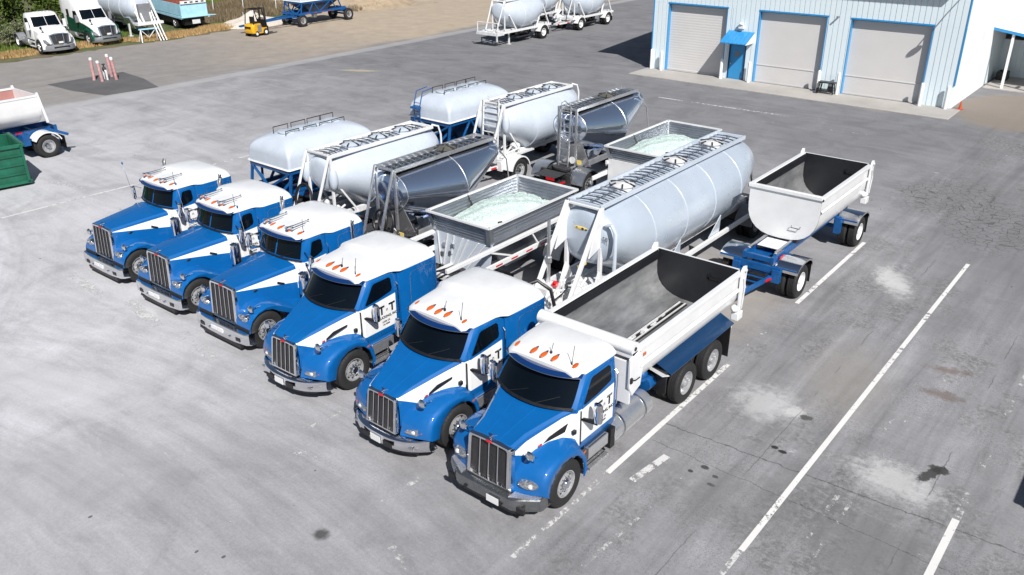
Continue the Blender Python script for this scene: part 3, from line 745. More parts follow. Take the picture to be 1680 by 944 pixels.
# ================================================================ dump bed (half-round steel tub)
def make_bed(t, y0, y1, zt=2.60, zf=1.22, w=1.2, rounded_front=False):
    """inner section: vertical sides curving to a narrow floor"""
    def usec(y, off=0.0, top=zt):
        r = []
        wi = w-0.07+off
        zb = zf-off
        r.append(V(-wi, y, top))
        N = 14
        for i in range(N+1):
            a = PI*i/N
            x = -math.cos(a); z = math.sin(a)
            ex = math.copysign(abs(x)**0.75, x) if abs(x) > 1e-6 else 0
            r.append(V(ex*wi, y, lerp(zb+(top-zb)*0.62, zb, z**0.85 if z > 0 else 0)))
        r.append(V(wi, y, top))
        return r
    mb = MB(); mb.loft([usec(y) for y in (y0+0.03, lerp(y0, y1, .5), y1-0.03)], False, False)
    floor = mb.build('bed_lining', 'bed_steel', t, ang=60)
    mb = MB(); mb.loft([usec(y, 0.06) for y in (y0, lerp(y0, y1, .5), y1)], False, False)
    mb.build('bed_shell', 'white', t, ang=60)
    # top rails
    for s in (-1, 1):
        mb = MB(); mb.box(s*w-0.07, s*w+0.07, y0, y1, zt-0.07, zt+0.03)
        mb.build('top_rail', 'white', t, bevel=0.015)
        mb = MB()   # black rubber strip along the inside
        mb.box(s*(w-0.10)-0.012, s*(w-0.10)+0.012, y0+0.05, y1-0.05, zt-0.24, zt-0.02); mb.build('side_liner', 'liner', t)
    def plate(y, thick, m_, name, top=zt+0.02, off=0.02, par=t):
        pts = usec(y, off, top); mb = MB()
        mb.loft([pts, [p+V(0, thick, 0) for p in pts]]); return mb.build(name, m_, par)
    tg = plate(y1-0.02, 0.03, 'liner', 'tailgate')
    plate(y1+0.012, 0.07, 'white', 'tailgate_outer', off=0.055, par=tg)
    fr = plate(y0-0.07, 0.07, 'white', 'front_wall', off=0.055)
    mb = MB()   # latch on the inner face of the gate
    mb.box(0.35, 0.68, y1-0.055, y1-0.02, zt-0.42, zt-0.37); mb.box(0.35, 0.39, y1-0.055, y1-0.02, zt-0.42, zt-0.28); mb.build('gate_latch', 'black', tg)
    # grease strip / chain on the floor
    mb = MB()
    mb.box(-.30, -.02, y0+0.5, y1-0.3, zf+0.03, zf+0.045); mb.m(1); mb.box(-.26, -.22, y0+.5, y1-.3, zf+.045, zf+.07); mb.box(-.10, -.07, y0+.5, y1-.3, zf+.045, zf+.07)
    rg = random.Random(9)
    for i in range(22):
        yy = rg.uniform(y0+.6, y1-.9); xx = rg.uniform(-.24, -.12); mb.box(xx, xx+.05, yy, yy+rg.uniform(.05, .3), zf+0.04, zf+rg.uniform(.06, .09))
    mb.build('floor_strip', ['black', 'white_dirty'], floor)
    for s in (-1, 1):   # tailgate hinge posts
        mb = MB()
        pts = [V(0, y1-0.10, zt-1.0), V(0, y1-0.14, zt+0.05), V(0, y1-0.02, zt+0.16), V(0, y1+0.14, zt+0.13), V(0, y1+0.17, zt-0.05), V(0, y1+0.12, zt-1.05)]
        mb.prism([p+V(s*w+s*0.03, 0, 0) for p in pts], (s*0.05, 0, 0))
        o = mb.build('gate_post', 'white', t, bevel=0.01)
        mb = MB(); mb.cyl((s*w-0.02, y1+0.05, zt+0.04), (s*w+s*0.12, y1+0.05, zt+0.04), 0.045)
        mb.tube([(s*(w+.10), y1-0.02, zt-0.15), (s*(w+.11), y1+0.06, zt-0.4), (s*(w+.10), y1+0.02, zt-0.95)], 0.022, 6)
        mb.build('hinge_pin', 'white_dirty', o)
        mb = MB(); mb.ball((s*(w-0.02), y1-0.05, zt-1.0), (.12, .16, .10)); mb.box(s*w-0.1, s*w+0.1, y1-0.12, y1+0.16, zt-1.32, zt-1.1); mb.build('air_gate_cylinder', 'white', t, bevel=0.02)
    return usec

q = NT('worn_bed_steel'); c = q.coord()
k = q.ramp(q.noise(q.mapping(c, (1, .35, 1)), 2.2, 6, .65), [(0.3, (.17, .175, .18)), (.5, (.30, .31, .32)), (.75, (.52, .53, .54))])
X, Y, Z = q.sep(c)
q.put(q.b.inputs['Base Color'], k); q.b.inputs['Metallic'].default_value = 0.55; q.b.inputs['Roughness'].default_value = 0.42
M['bed_steel'] = q.m

def mudflap(t, s, x0, x1, y, z0, z1, m_='black'):
    mb = MB(); mb.box(min(s*x0, s*x1), max(s*x0, s*x1), y, y+0.015, z0, z1); mb.build('mud_flap', m_, t)
def round_fender(t, s, y, r=0.62, x0=0.55, x1=1.22, m_='white', a0=0, a1=180, z=0.52):
    mb = MB(); N = 12
    mb.loft([[V(s*x0, y+r*math.cos(a), z+r*math.sin(a)), V(s*x1, y+r*math.cos(a), z+r*math.sin(a)), V(s*x1, y+(r-.05)*math.cos(a), z+(r-.05)*math.sin(a))] for a in [math.radians(lerp(a0, a1, i/N)) for i in range(N+1)]], False, False)
    o = mb.build('fender', m_, t, solid=0.012, ang=40)
    return o

# ---------------------------------------------------------------- the dump truck
def dump_truck():
    t = thing('dump_truck', 'blue and white dump truck with an empty open steel bed, nearest truck of the row', 'dump truck', (-8.88, 10.0, 0))
    aero_truck(t, True)
    chassis(t, 2.0, 8.4)
    for y in (6.06, 7.42):
        for s in (-1, 1): wheel(t, s*1.21, y, 'drive', True)
        mb = MB(); mb.tube([(-0.9, y, .52), (0.9, y, .52)], 0.09); mb.build('rear_axle', 'grease', t)
    y0, y1 = 3.62, 8.50
    usec = make_bed(t, y0, y1, 2.56, 1.34)
    # square front corner boxes and tarp roller over the cab
    for s in (-1, 1):
        mb = MB()
        pts = [V(s*1.24, 3.42, 1.50), V(s*1.24, 3.30, 1.75), V(s*1.24, 3.30, 2.42), V(s*1.24, 3.66, 2.52), V(s*1.24, 3.9, 2.52), V(s*1.24, 3.75, 1.62)]
        mb.prism(pts, (-s*0.06, 0, 0)); mb.build('bed_front_corner', 'white', t, bevel=0.01)
    mb = MB(); mb.box(-1.2, 1.2, 3.36, 3.42, 1.3, 2.3); mb.build('bed_bulkhead', 'white', t)
    mb = MB(); mb.tube([(-1.22, 3.48, 2.60), (1.22, 3.48, 2.60)], 0.15, 20); mb.box(-1.22, 1.22, 3.38, 3.72, 2.40, 2.52)
    rol = mb.build('tarp_roller', 'white', t)
    mb = MB(); mb.cyl((1.21, 3.48, 2.60), (1.235, 3.48, 2.60), 0.045)
    for x in (-.75, .25): mb.bar((x, 3.28, 2.43), (x+0.1, 3.42, 2.46), 0.05, 0.03)
    mb.build('roller_bracket', 'grease', rol)
    mb = MB(); mb.tube([(1.255, 3.34, 1.92), (1.265, 3.50, 1.86), (1.265, 3.66, 1.86)], 0.014, 6); mb.box(1.24, 1.28, 3.30, 3.36, 1.86, 1.98); mb.build('grab_handle', 'black', t)
    for y in (3.78, 3.84):
        mb = MB(); mb.ball((1.262, y, 2.36), (0.012, 0.028, 0.045), 8, 6); mb.build('marker_light', 'amber', t)
    # longitudinal side ribs, blue guard over the wheels, splash guards
    for s in (-1, 1):
        mb = MB()
        mb.loft([[V(s*1.205, 3.7, 2.14), V(s*1.26, 3.7, 2.08), V(s*1.20, 3.7, 2.0)], [V(s*1.205, 8.4, 2.14), V(s*1.26, 8.4, 2.08), V(s*1.20, 8.4, 2.0)]], False, False)
        mb.build('side_rib', 'white', t)
        mb = MB(); P4 = [V(s*0.80, 5.15, 1.36), V(s*1.23, 5.15, 1.17), V(s*1.23, 8.35, 1.17), V(s*0.80, 8.35, 1.36)]
        mb.prism(P4, (0, 0, 0.02)); mb.build('wheel_guard', 'navy', t)
        mb = MB(); mb.prism([V(s*0.55, 5.0, 1.34), V(s*1.24, 5.05, 1.20), V(s*1.24, 4.72, 1.34), V(s*0.75, 4.72, 1.46)], (0, 0, 0.02)); mb.build('guard_bracket', 'white', t)
        mb = MB(); mb.box(min(s*0.5, s*1.2), max(s*0.5, s*1.2), 4.98, 5.02, 0.75, 1.32); mb.build('splash_plate', 'black', t)
        mudflap(t, s, 0.58, 1.2, 8.25, 0.25, 1.15)
        mb = MB(); mb.box(min(s*.3, s*1.15), max(s*.3, s*1.15), 8.3, 8.42, 1.0, 1.16); mb.build('tail_light_bar', 'white', t)
    mb = MB()
    mb.lathe([(0, 0), (.17, .01), (.18, .05), (.18, .55), (0, .6)], (0.78, 4.72, 0.98), (0, 1, 0), 16)
    mb.ball((.72, 4.75, 1.22), (.12, .14, .12)); mb.bar((.5, 4.3, 1.05), (.9, 4.9, 1.15), .08)
    mb.build('hydraulic_pump', 'frame_blue', t)
    mb = MB()
    for x in (.55, .62): mb.tube([(x, 3.3, 1.0), (x+.1, 3.9, 1.15), (x+.05, 4.5, 1.05), (x, 5.0, 1.0)], 0.02, 6)
    mb.build('air_line', 'black', t)
    # yoke hitch at the rear
    mb = MB(); mb.bar((-.3, 8.3, .75), (0, 8.75, .72), .1); mb.bar((.3, 8.3, .75), (0, 8.75, .72), .1); mb.build('tow_hitch', 'grease', t)
    return t

# ---------------------------------------------------------------- two-axle chassis for the transfer and pup trailers
def dolly(t, y, col='frame_blue', fender='white', rim='steel', flat=True, tongue=2.2, tz=0.62):
    """front steering dolly with draw bar; y = axle"""
    for s in (-1, 1):
        wheel(t, s*1.2, y, rim, True)
    mb = MB()
    mb.tube([(-0.9, y, .52), (0.9, y, .52)], 0.08)
    mb.box(-0.75, 0.75, y-0.62, y-0.50, 0.80, 1.02); mb.box(-0.62, 0.62, y+0.4, y+0.52, 0.80, 1.02)
    for s in (-1, 1):
        mb.box(s*0.48-0.05, s*0.48+0.05, y-0.6, y+0.6, 0.78, 0.98)
        mb.box(s*0.62-0.12, s*0.62+0.12, y-0.68, y-0.5, 0.55, 0.95)
        mb.ball((s*0.3, y-0.35, 0.72), (.13, .17, .14), 10, 8)
    mb.lathe([(0.5, 0), (0.5, 0.08), (0, 0.08)], (0, y, 1.02), (0, 0, 1), 24)
    mb.build('dolly_frame', col, t, bevel=0.008)
    mb = MB()
    for s in (-1, 1): mb.bar((s*0.50, y-0.55, 0.70), (s*0.13, y-tongue, tz), 0.09, 0.11)
    n = 6
    for i in range(1, n):
        f = i/n; w = lerp(0.50, 0.13, f); mb.bar((-w, lerp(y-.55, y-tongue, f), lerp(.72, tz, f)), (w, lerp(y-.55, y-tongue, f), lerp(.72, tz, f)), 0.035)
    mb.box(-.16, .16, y-tongue-0.12, y-tongue+0.05, tz-.06, tz+.06)
    d = mb.build('draw_bar', col, t)
    mb = MB(); mb.bar((0.505, y-0.75, 0.70), (0.44, y-1.0, 0.685), 0.10, 0.06); mb.bar((0.24, y-1.85, .65), (0.2, y-2.0, .64), 0.10, 0.06); mb.build('reflector', 'red', d)

def frame_ladder(t, y0, y1, z=1.0, w=0.45, col='frame_blue', h=0.11):
    mb = MB()
    for s in (-1, 1): mb.box(s*w-0.05, s*w+0.05, y0, y1, z-h, z+h)
    n = max(2, int((y1-y0)/0.9))
    for i in range(n+1):
        y = lerp(y0+.06, y1-.06, i/n); mb.box(-w, w, y-.05, y+.05, z-h*.7, z+h*.7)
    return mb.build('frame_rail', col, t, bevel=0.008)

def transfer_trailer():
    t = thing('transfer_trailer', 'white open dump trailer on a blue frame with chrome fenders, hitched behind the dump truck', 'dump trailer', (-8.95, 0, 0))
    ya, yb = 23.25, 28.35
    dolly(t, ya, rim='white', tongue=2.6)
    frame_ladder(t, 22.65, 28.9, 1.18, 0.44)
    for s in (-1, 1):
        wheel(t, s*1.2, yb, 'white', True)
        for y, zz in ((ya, 1.15), (yb, 1.15)):
            mb = MB()   # broad shallow chrome fender
            prof = [(-0.52, 0.98), (-0.48, 1.05), (-0.38, 1.12), (-.2, 1.17), (0.05, 1.19), (0.3, 1.17), (0.5, 1.09), (.58, 1.0), (.6, .9)]
            mb.loft([[V(s*0.52, y+a, z), V(s*1.23, y+a, z), V(s*1.23, y+a, z-.05)] for a, z in prof], False, False)
            fo = mb.build('fender', 'chrome', t, solid=0.012)
            mb = MB(); mb.box(min(s*.52, s*1.23), max(s*.52, s*1.23), y-.56, y-.52, .90, .99); mb.build('fender_edge', 'chrome', fo)
            mb = MB(); mb.box(min(s*.45, s*.6), max(s*.45, s*.6), y-.2, y+.2, .8, 1.16); mb.box(min(s*.45, s*1.2), max(s*.45, s*1.2), y-.60, y-.565, 1.0, 1.05); mb.build('fender_bracket', 'frame_blue', t)
            mudflap(t, s, 0.60, 1.2, y+.62, 0.3, 1.05)
    mb = MB(); mb.tube([(-0.9, yb, .52), (0.9, yb, .52)], 0.08)
    for s in (-1, 1): mb.box(s*0.5-.08, s*.5+.08, yb-.5, yb+.5, .6, 1.05); mb.box(s*.62-.1, s*.62+.1, yb-.75, yb-.55, .55, 1.1)
    mb.build('rear_axle', 'frame_blue', t)
    mb = MB(); mb.box(-.33, .33, 23.30, 24.05, 1.30, 1.315); mb.build('deck_plate', 'white', t)
    mb = MB()
    for s in (-1, 1): mb.box(s*.40-.04, s*.40+.04, 22.95, 24.15, 1.31, 1.36)
    mb.build('slide_rail', 'steel', t)
    mb = MB()
    for s in (-1, 1): mb.cyl((s*.42, 22.85, 1.30), (s*.42, 22.95, 1.30), 0.06); mb.box(s*.46-.02, s*.46+.02, 22.95, 23.4, 1.2, 1.3)
    mb.build('roller', 'chrome', t)
    mb = MB()
    for s in (-1, 1): mb.box(s*.55-.02, s*.55+.005, 22.98, 23.3, 1.14, 1.22)
    mb.build('reflector', 'red', t)
    make_bed(t, 24.20, 28.40, 2.84, 1.40, w=1.12)
    # front face handles and ribs
    mb = MB(); mb.tube([(0.35, 24.08, 1.85), (0.35, 24.04, 1.80), (0.62, 24.04, 1.80), (0.62, 24.08, 1.86)], 0.014, 6); mb.build('grab_handle', 'grease', t)
    mb = MB(); mb.box(-1.16, 1.16, 24.08, 24.20, 2.78, 2.91); mb.build('front_cap', 'white', t, bevel=0.02)
    for s in (-1, 1):
        mb = MB(); mb.loft([[V(s*1.125, y, 2.44), V(s*1.17, y, 2.38), V(s*1.12, y, 2.30)] for y in (24.2, 28.3)], False, False); mb.build('side_rib', 'white', t)
        mb = MB(); mb.ball((s*1.16, 24.13, 2.80), (.03, .05, .04)); mb.build('corner_bolt', 'black', t)
        mb = MB(); mb.box(s*.5-.05, s*.5+.05, 24.14, 24.26, 1.30, 1.50); mb.build('bed_foot', 'black', t)
    return t

# ================================================================ pneumatic dry-bulk tanks
def tank_ring(y, xr, zt, zb, n=36, e=1.0):
    zc, zr = (zt+zb)/2, (zt-zb)/2
    if e > 1:   # round top, V-shaped belly
        zc = zt-min(xr, (zt-zb)*.5); r = []
        for i in range(n):
            a = i*2*PI/n; c, s = math.cos(a), math.sin(a)
            if s >= 0: r.append(V(xr*c, y, zc+(zt-zc)*s))
            else: r.append(V(xr*math.copysign(abs(c)**e, c), y, zc-(zc-zb)*abs(s)**e))
        return r
    return [V(xr*math.cos(a), y, zc+zr*math.sin(a)) for a in [i*2*PI/n for i in range(n)]]

def tank_body(t, secs, m_, seams=(), seam_mat='slat_alu', e=1.0, sub=1):
    if sub > 1:
        ss = []
        for a, b in zip(secs, secs[1:]): ss += [tuple(lerp(p, q_, k/sub) for p, q_ in zip(a, b)) for k in range(sub)]
        ss.append(secs[-1])
    else: ss = secs
    mb = MB(); mb.loft([tank_ring(*s_, e=e) for s_ in ss]); o = mb.build('tank', m_, t, ang=70 if sub == 1 else 22)
    def at(y):
        for a, b in zip(secs, secs[1:]):
            if a[0] <= y <= b[0]:
                f = (y-a[0])/(b[0]-a[0]); return [lerp(a[i], b[i], f) for i in range(1, 4)]
    for y in seams:
        xr, zt, zb = at(y)
        mb = MB(); mb.tube([p for p in tank_ring(y, xr+.002, zt+.002, zb-.002, e=e)], 0.014, 6, True); mb.build('weld_seam', seam_mat, o)
    return o

def top_rack(t, y0, y1, z, w, hatches, rail='alu', rib='steel', crown=0.06, lid='white_dirty', rung=0.28, deck='black'):
    mb = MB()
    for s in (-1, 1): mb.box(s*w-.03, s*w+.03, y0, y1, z-.07, z+.05)
    mb.box(-w, w, y0, y0+.05, z-.05, z+.04); mb.box(-w, w, y1-.05, y1, z-.05, z+.04)
    mb.build('top_rail', rail, t, bevel=0.006)
    mb = MB(); n = int((y1-y0)/rung)
    for i in range(1, n):
        y = y0+i*rung
        if any(abs(y-h) < 0.32 for h in hatches): continue
        mb.tube([(-w+.02, y, z-.04), (-w*.5, y+.02, z+.0), (0, y+.03, z+.015), (w*.5, y+.02, z+.0), (w-.02, y, z-.04)], 0.022, 5)
    mb.box(-.02, .02, y0+.06, y1-.06, z-.085, z-.05)
    for i in range(1, n):
        y = y0+i*rung; mb.box(-.012, .012, y-.01, y+.04, z-.09, z+.0)
    mb.build('catwalk_rung', rib, t)
    mb = MB(); mb.box(-w+.03, w-.03, y0+.05, y1-.05, z-.11, z-.09); mb.build('catwalk_deck', deck, t)
    for h in hatches:
        mb = MB(); mb.lathe([(.30, -.10), (.30, .0), (.34, .02), (.34, .05), (.22, .09), (0, .11)], (0, h, z), (0, 0, 1), 20); o = mb.build('hatch', lid, t)
        mb = MB()
        for k in range(6):
            a = k*PI/3; mb.bar((.22*math.cos(a), h+.22*math.sin(a), z+.09), (.40*math.cos(a), h+.40*math.sin(a), z+.05), .04, .05)
        mb.tube([(-.2, h, z+.10), (0, h, z+.17), (.2, h, z+.10)], .015, 6)
        mb.build('hatch_clamp', 'grease', o)

def blowing_gear(t, y, z=1.0, red=True, m_='white_dirty'):
    """valves, pipes and small tanks under the front of a tank"""
    r = random.Random(int(y*10))
    mb = MB()
    mb.box(-.75, .75, y-.9, y+.9, z-.06, z); mb.box(-.7, -.2, y-.5, y+.1, z, z+.35); mb.ball((.35, y+.1, z+.2), (.22, .25, .2))
    for i in range(7):
        x = r.uniform(-.7, .7); yy = r.uniform(y-.7, y+.8); h = r.uniform(.12, .4)
        mb.cyl((x, yy, z), (x, yy, z+h), r.uniform(.04, .11), n=10); mb.ball((x, yy, z+h), r.uniform(.06, .12), 8, 6)
    for i in range(5):
        x = r.uniform(-.7, .7); mb.tube([(x, y-.8, z+.1), (x+r.uniform(-.3, .3), y-.2, z+.25), (x+r.uniform(-.3, .3), y+.5, z+.15), (x, y+.9, z+.3)], .04, 8)
    mb.build('blower_piping', m_, t)
    mb = MB()
    for i in range(4):
        x = r.uniform(-.6, .6); mb.tube([(x, y-.6, z+.1), (x+.15, y-.3, z+.3), (x-.1, y+.3, z+.2), (x+.2, y+.8, z+.05)], .022, 6)
    mb.build('hose', 'black', t)
    if red:
        mb = MB(); mb.lathe([(0, 0), (.09, .0), (.09, .03), (.03, .04), (.03, .12), (0, .12)], (-.15, y-.15, z+.42), (0.3, -.6, .6), 14); mb.build('valve_wheel', 'red', t)

def front_frame(t, y, zt, w, zb, m_='alu', brace=1.5, gusset=False, ladder=False, plate=None):
    """A-frame posts in front of a tank"""
    mb = MB()
    for s in (-1, 1):
        mb.bar((s*w, y, zt), (s*w, y-(0 if brace else 0), zb), .09, .07, (0, 1, 0)) if ladder or not gusset else mb.bar((s*w, y+.02, zt-1.1), (s*w, y+.02, zb), .10, .10, (0, 1, 0))
        if brace: mb.bar((s*w, y, zt), (s*w, y-brace, zb), .10, .10, (0, 1, 0)) if gusset else mb.bar((s*(w-.02), y-.03, zt-.02), (s*(w-.05), y-brace, zb), .08, .06, (0, 1, 0))
        if gusset:
            mb.prism([V(s*w-.02, y-.02, zt), V(s*w-.02, y+.10, zt), V(s*w-.02, y+.12, zt-1.05), V(s*w-.02, y-.55, zt-1.25)], (.04, 0, 0))
            mb.prism([V(s*w-.02, y-.35, zb), V(s*w-.02, y+.35, zb), V(s*w-.02, y+.06, zb+.6), V(s*w-.02, y-.04, zb+.6)], (.04, 0, 0))
            mb.prism([V(s*w-.02, y-brace-.3, zb), V(s*w-.02, y-brace+.4, zb), V(s*w-.02, y-brace+.28, zb+.5)], (.04, 0, 0))
    mb.bar((-w, y, zt-.03), (w, y, zt-.03), .06)
    mb.build('front_frame', m_, t, bevel=0.006)
    if ladder:
        mb = MB(); a, b = -.42*w/.5*.5-.02, .42*w/.5*.5-.12
        x0, x1 = -w+.18, w-.22
        for x in (x0, x1): mb.bar((x, y-.06, zt+.05), (x, y-.22, zb-.1), .04, .06, (0, 1, 0))
        n = 8
        for i in range(n):
            f = (i+.5)/n; mb.bar((x0, lerp(y-.06, y-.22, f), lerp(zt, zb, f)), (x1, lerp(y-.06, y-.22, f), lerp(zt, zb, f)), .035)
        for x in (x0, x1): mb.tube([(x, y-.08, zt-.02), (x, y-.1, zt+.16), (x, y+.15, zt+.2), (x, y+.35, zt+.05)], .018, 6)
        mb.build('ladder', m_ if m_ != 'white' else 'white', t)

def hose_loop(t, cx, y, z0, r, n='hose_loop', tilt=0.3):
    mb = MB()
    pts = [V(cx+r*math.cos(a), y+0.1*math.sin(a)+0.0, z0+r*1.25*math.sin(a)) for a in [math.radians(lerp(-60, 250, i/22)) for i in range(23)]]
    mb.tube(pts, .045, 8); mb.build(n, 'black', t)

def trailer_under(t, y0, y1, axle, col='white_dirty', pup=False, rim='steel', fend='white', z=1.02, front_axle=None):
    frame_ladder(t, y0, y1, z, .42, col)
    for y in ([front_axle] if front_axle else [])+[axle]:
        for s in (-1, 1):
            wheel(t, s*1.2, y, rim, True)
            round_fender(t, s, y, .60, .60, 1.22, fend, 5, 175)
            mudflap(t, s, .62, 1.2, y+.63, .28, .8)
        mb = MB(); mb.tube([(-0.9, y, .52), (0.9, y, .52)], 0.08); mb.box(-.6, .6, y-.35, y+.35, .62, z-.1); mb.build('axle', 'grease', t)
# ================================================================ the row of trucks
dump_truck()
transfer_trailer()

G_AERO = 'blue tractors with rounded hoods'
aero = thing('truck_tractor', 'blue and white sleeper tractor with rounded hood, directly beside the open dump truck', 'truck', (-11.90, 10.0, 0), math.radians(-1.0), G_AERO)
aero_truck(aero)
tractor_rear(aero, 4.5, 5.75, 7.0)
dup(aero, (-15.47, 10.18, 0), math.radians(0.8), 'blue and white rounded-hood sleeper tractor , door lettering in view, next to a long-nosed tractor', G_AERO)
G_CL = 'long-nosed blue tractors with flat chrome bumpers'
classic = thing('truck_tractor', 'long-nosed blue and white tractor with roof horns, parked next to the rounded-hood tractors', 'truck', (-18.88, 10.80, 0), math.radians(0.5), G_CL)
classic_truck(classic)
tractor_rear(classic, 4.4, 5.6, 6.85)
dup(classic, (-22.14, 10.86, 0), math.radians(0.5), 'long-nosed blue and white tractor with roof horns, in the middle of its three lookalikes', G_CL)
dup(classic, (-25.50, 10.95, 0), math.radians(0.3), 'long-nosed blue and white tractor with roof horns, at the outer left end of the row', G_CL)

# ---------------------------------------------------------------- mirror-finish silver tanks
def silver_tank(t, ladder, L=4.75):
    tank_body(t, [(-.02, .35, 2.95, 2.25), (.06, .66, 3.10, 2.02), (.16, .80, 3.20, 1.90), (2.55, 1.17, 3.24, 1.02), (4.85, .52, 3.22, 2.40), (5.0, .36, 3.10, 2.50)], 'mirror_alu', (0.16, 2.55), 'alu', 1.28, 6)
    mb = MB()
    for y in (1.7, 3.1): mb.lathe([(.62, .55), (.50, .45), (.22, 0.0), (.22, -.08), (.16, -.08), (.16, -.2), (0, -.2)], (0, y, .95), (0, 0, 1), 26)
    mb.build('hopper', 'mirror_alu', t)
    mb = MB()   # folded front slope sheets
    mb.prism([V(-.85, .45, 1.05), V(.85, .45, 1.05), V(.5, .2, 2.1), V(-.5, .2, 2.1)], (0, .03, 0)); mb.build('front_skirt', 'alu', t)
    top_rack(t, 0.0, L, 3.34, .40, (2.75,), lid='brass', rib='slat_alu')
    front_frame(t, 0, 3.39, .42, 1.25 if not ladder else 1.05, 'alu', 0.75 if not ladder else 0, ladder=ladder)
    if not ladder:
        hose_loop(t, .30, -.35, 1.75, .30); hose_loop(t, -.05, -.30, 1.7, .28)
    mb = MB()
    for s in (-1, 1): mb.tube([(s*.5, L-.1, 3.2), (s*.75, L+.25, 2.6), (s*.95, L+.25, 1.2)], .025, 6)
    mb.tube([(.35, L, 3.3), (.42, L+.12, 3.2), (.42, L+.14, 2.95)], .03, 8)
    mb.build('drain_pipe', 'alu', t)
    mb = MB(); mb.prism([V(.56, -.10, 1.25), V(.76, -.10, 1.25), V(.76, -.10, 1.42), V(.56, -.10, 1.42)], (0, .02, 0)); mb.build('warning_label', 'label_yellow', t)
    mb = MB(); mb.lathe([(.14, 0), (.14, .015), (0, .015)], (.35, -.12, 1.38), (0, -1, 0), 20); mb.build('maker_plate', 'white', t)
M['brass'] = mat('brushed_hatch_metal', (0.36, 0.34, 0.28), 0.4, metal=0.7, var=0.35, vscale=8)
M['label_yellow'] = mat('yellow_label', (0.8, 0.6, 0.15), 0.6)
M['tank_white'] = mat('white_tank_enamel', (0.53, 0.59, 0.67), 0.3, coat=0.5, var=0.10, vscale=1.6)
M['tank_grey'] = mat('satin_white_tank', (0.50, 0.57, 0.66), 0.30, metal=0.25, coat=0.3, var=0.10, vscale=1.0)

sa = thing('silver_tank_trailer', 'mirror-polished silver bulk tank with black hose loops, right behind a long-nosed tractor', 'tank trailer', (-18.95, 17.2, 0))
silver_tank(sa, False); trailer_under(sa, -1.2, 5.4, 4.5, 'grey'); blowing_gear(sa, -.2, 1.08, False, 'grease')
sb = thing('silver_tank_trailer', 'mirror-polished silver bulk tank with a ladder on its front, in the back row', 'tank trailer', (-18.95, 26.9, 0))
silver_tank(sb, True, 4.5); trailer_under(sb, -.3, 5.0, 4.4, 'grey', front_axle=None); dolly(sb, -.1, 'grease', rim='steel', tongue=2.3)
for s in (-1, 1): round_fender(sb, s, -.1, .62, .6, 1.24, 'slat_alu', 10, 170)
mb = MB(); mb.box(-.5, .5, -1.5, -.6, 1.0, 1.02); mb.build('deck_plate', 'grease', sb)
mb = MB(); mb.box(.1, .5, -1.52, -1.50, .9, 1.0); mb.build('reflector', 'red', sb)

# ---------------------------------------------------------------- white pneumatic tanks
def white_tank(t, ladder, L=4.9, m_='tank_white'):
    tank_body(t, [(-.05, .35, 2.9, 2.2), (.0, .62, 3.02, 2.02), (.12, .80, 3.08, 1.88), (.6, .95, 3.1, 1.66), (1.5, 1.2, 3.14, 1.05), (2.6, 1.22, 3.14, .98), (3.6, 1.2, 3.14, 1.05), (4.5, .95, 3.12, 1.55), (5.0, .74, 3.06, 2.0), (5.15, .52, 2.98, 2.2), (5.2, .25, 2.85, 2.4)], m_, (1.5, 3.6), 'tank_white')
    mb = MB()
    for y in (1.8, 3.4): mb.lathe([(.55, .5), (.24, 0.0), (.24, -.1), (.16, -.1), (.16, -.2), (0, -.2)], (0, y, .9), (0, 0, 1), 26)
    mb.build('hopper', m_, t)
    top_rack(t, 0.0, L, 3.18, .56, (1.45, 2.75, 3.9), 'white', 'steel', rung=.24, lid='tank_white', deck='white_dirty')
    front_frame(t, 0, 3.24, .60, 1.1, 'white', 0.9, ladder=ladder)
    mb = MB()
    mb.tube([(.55, L-.05, 3.26), (.72, L+.12, 3.2), (.76, L+.2, 2.9), (.74, L+.25, 2.0)], .035, 8); mb.build('vent_pipe', 'white', t)
    for s in (-1, 1): mb = MB(); mb.bar((s*.55, 0, 2.5), (s*.75, .9, 1.1), .06); mb.bar((s*.75, .9, 1.1), (s*.6, -.3, 1.1), .06); mb.build('tank_strut', 'white_dirty', t)
    for s in (-1, 1):
        mb = MB(); mb.ball((s*.70, -.02, 2.45), (.16, .16, .38), 14, 8); mb.build('air_dome', m_, t)

wa = thing('white_tank_trailer', 'glossy white bulk tank with busy hatch tops, directly behind a long-nosed tractor', 'tank trailer', (-22.25, 17.3, 0))
white_tank(wa, False); trailer_under(wa, -1.2, 5.4, 4.5); hose_loop(wa, -.1, -.7, 1.75, .42); blowing_gear(wa, -.4, 1.08, False)
wb = thing('white_tank_trailer', 'glossy white bulk tank with a ladder between its front posts, in the back row', 'tank trailer', (-22.25, 26.3, 0))
white_tank(wb, True, 4.8); trailer_under(wb, -.3, 5.2, 4.5); dolly(wb, .3, 'white_dirty', tongue=2.4); blowing_gear(wb, .9, 1.05, False)
for s in (-1, 1): round_fender(wb, s, .3, .62, .6, 1.24, 'white', 10, 170)

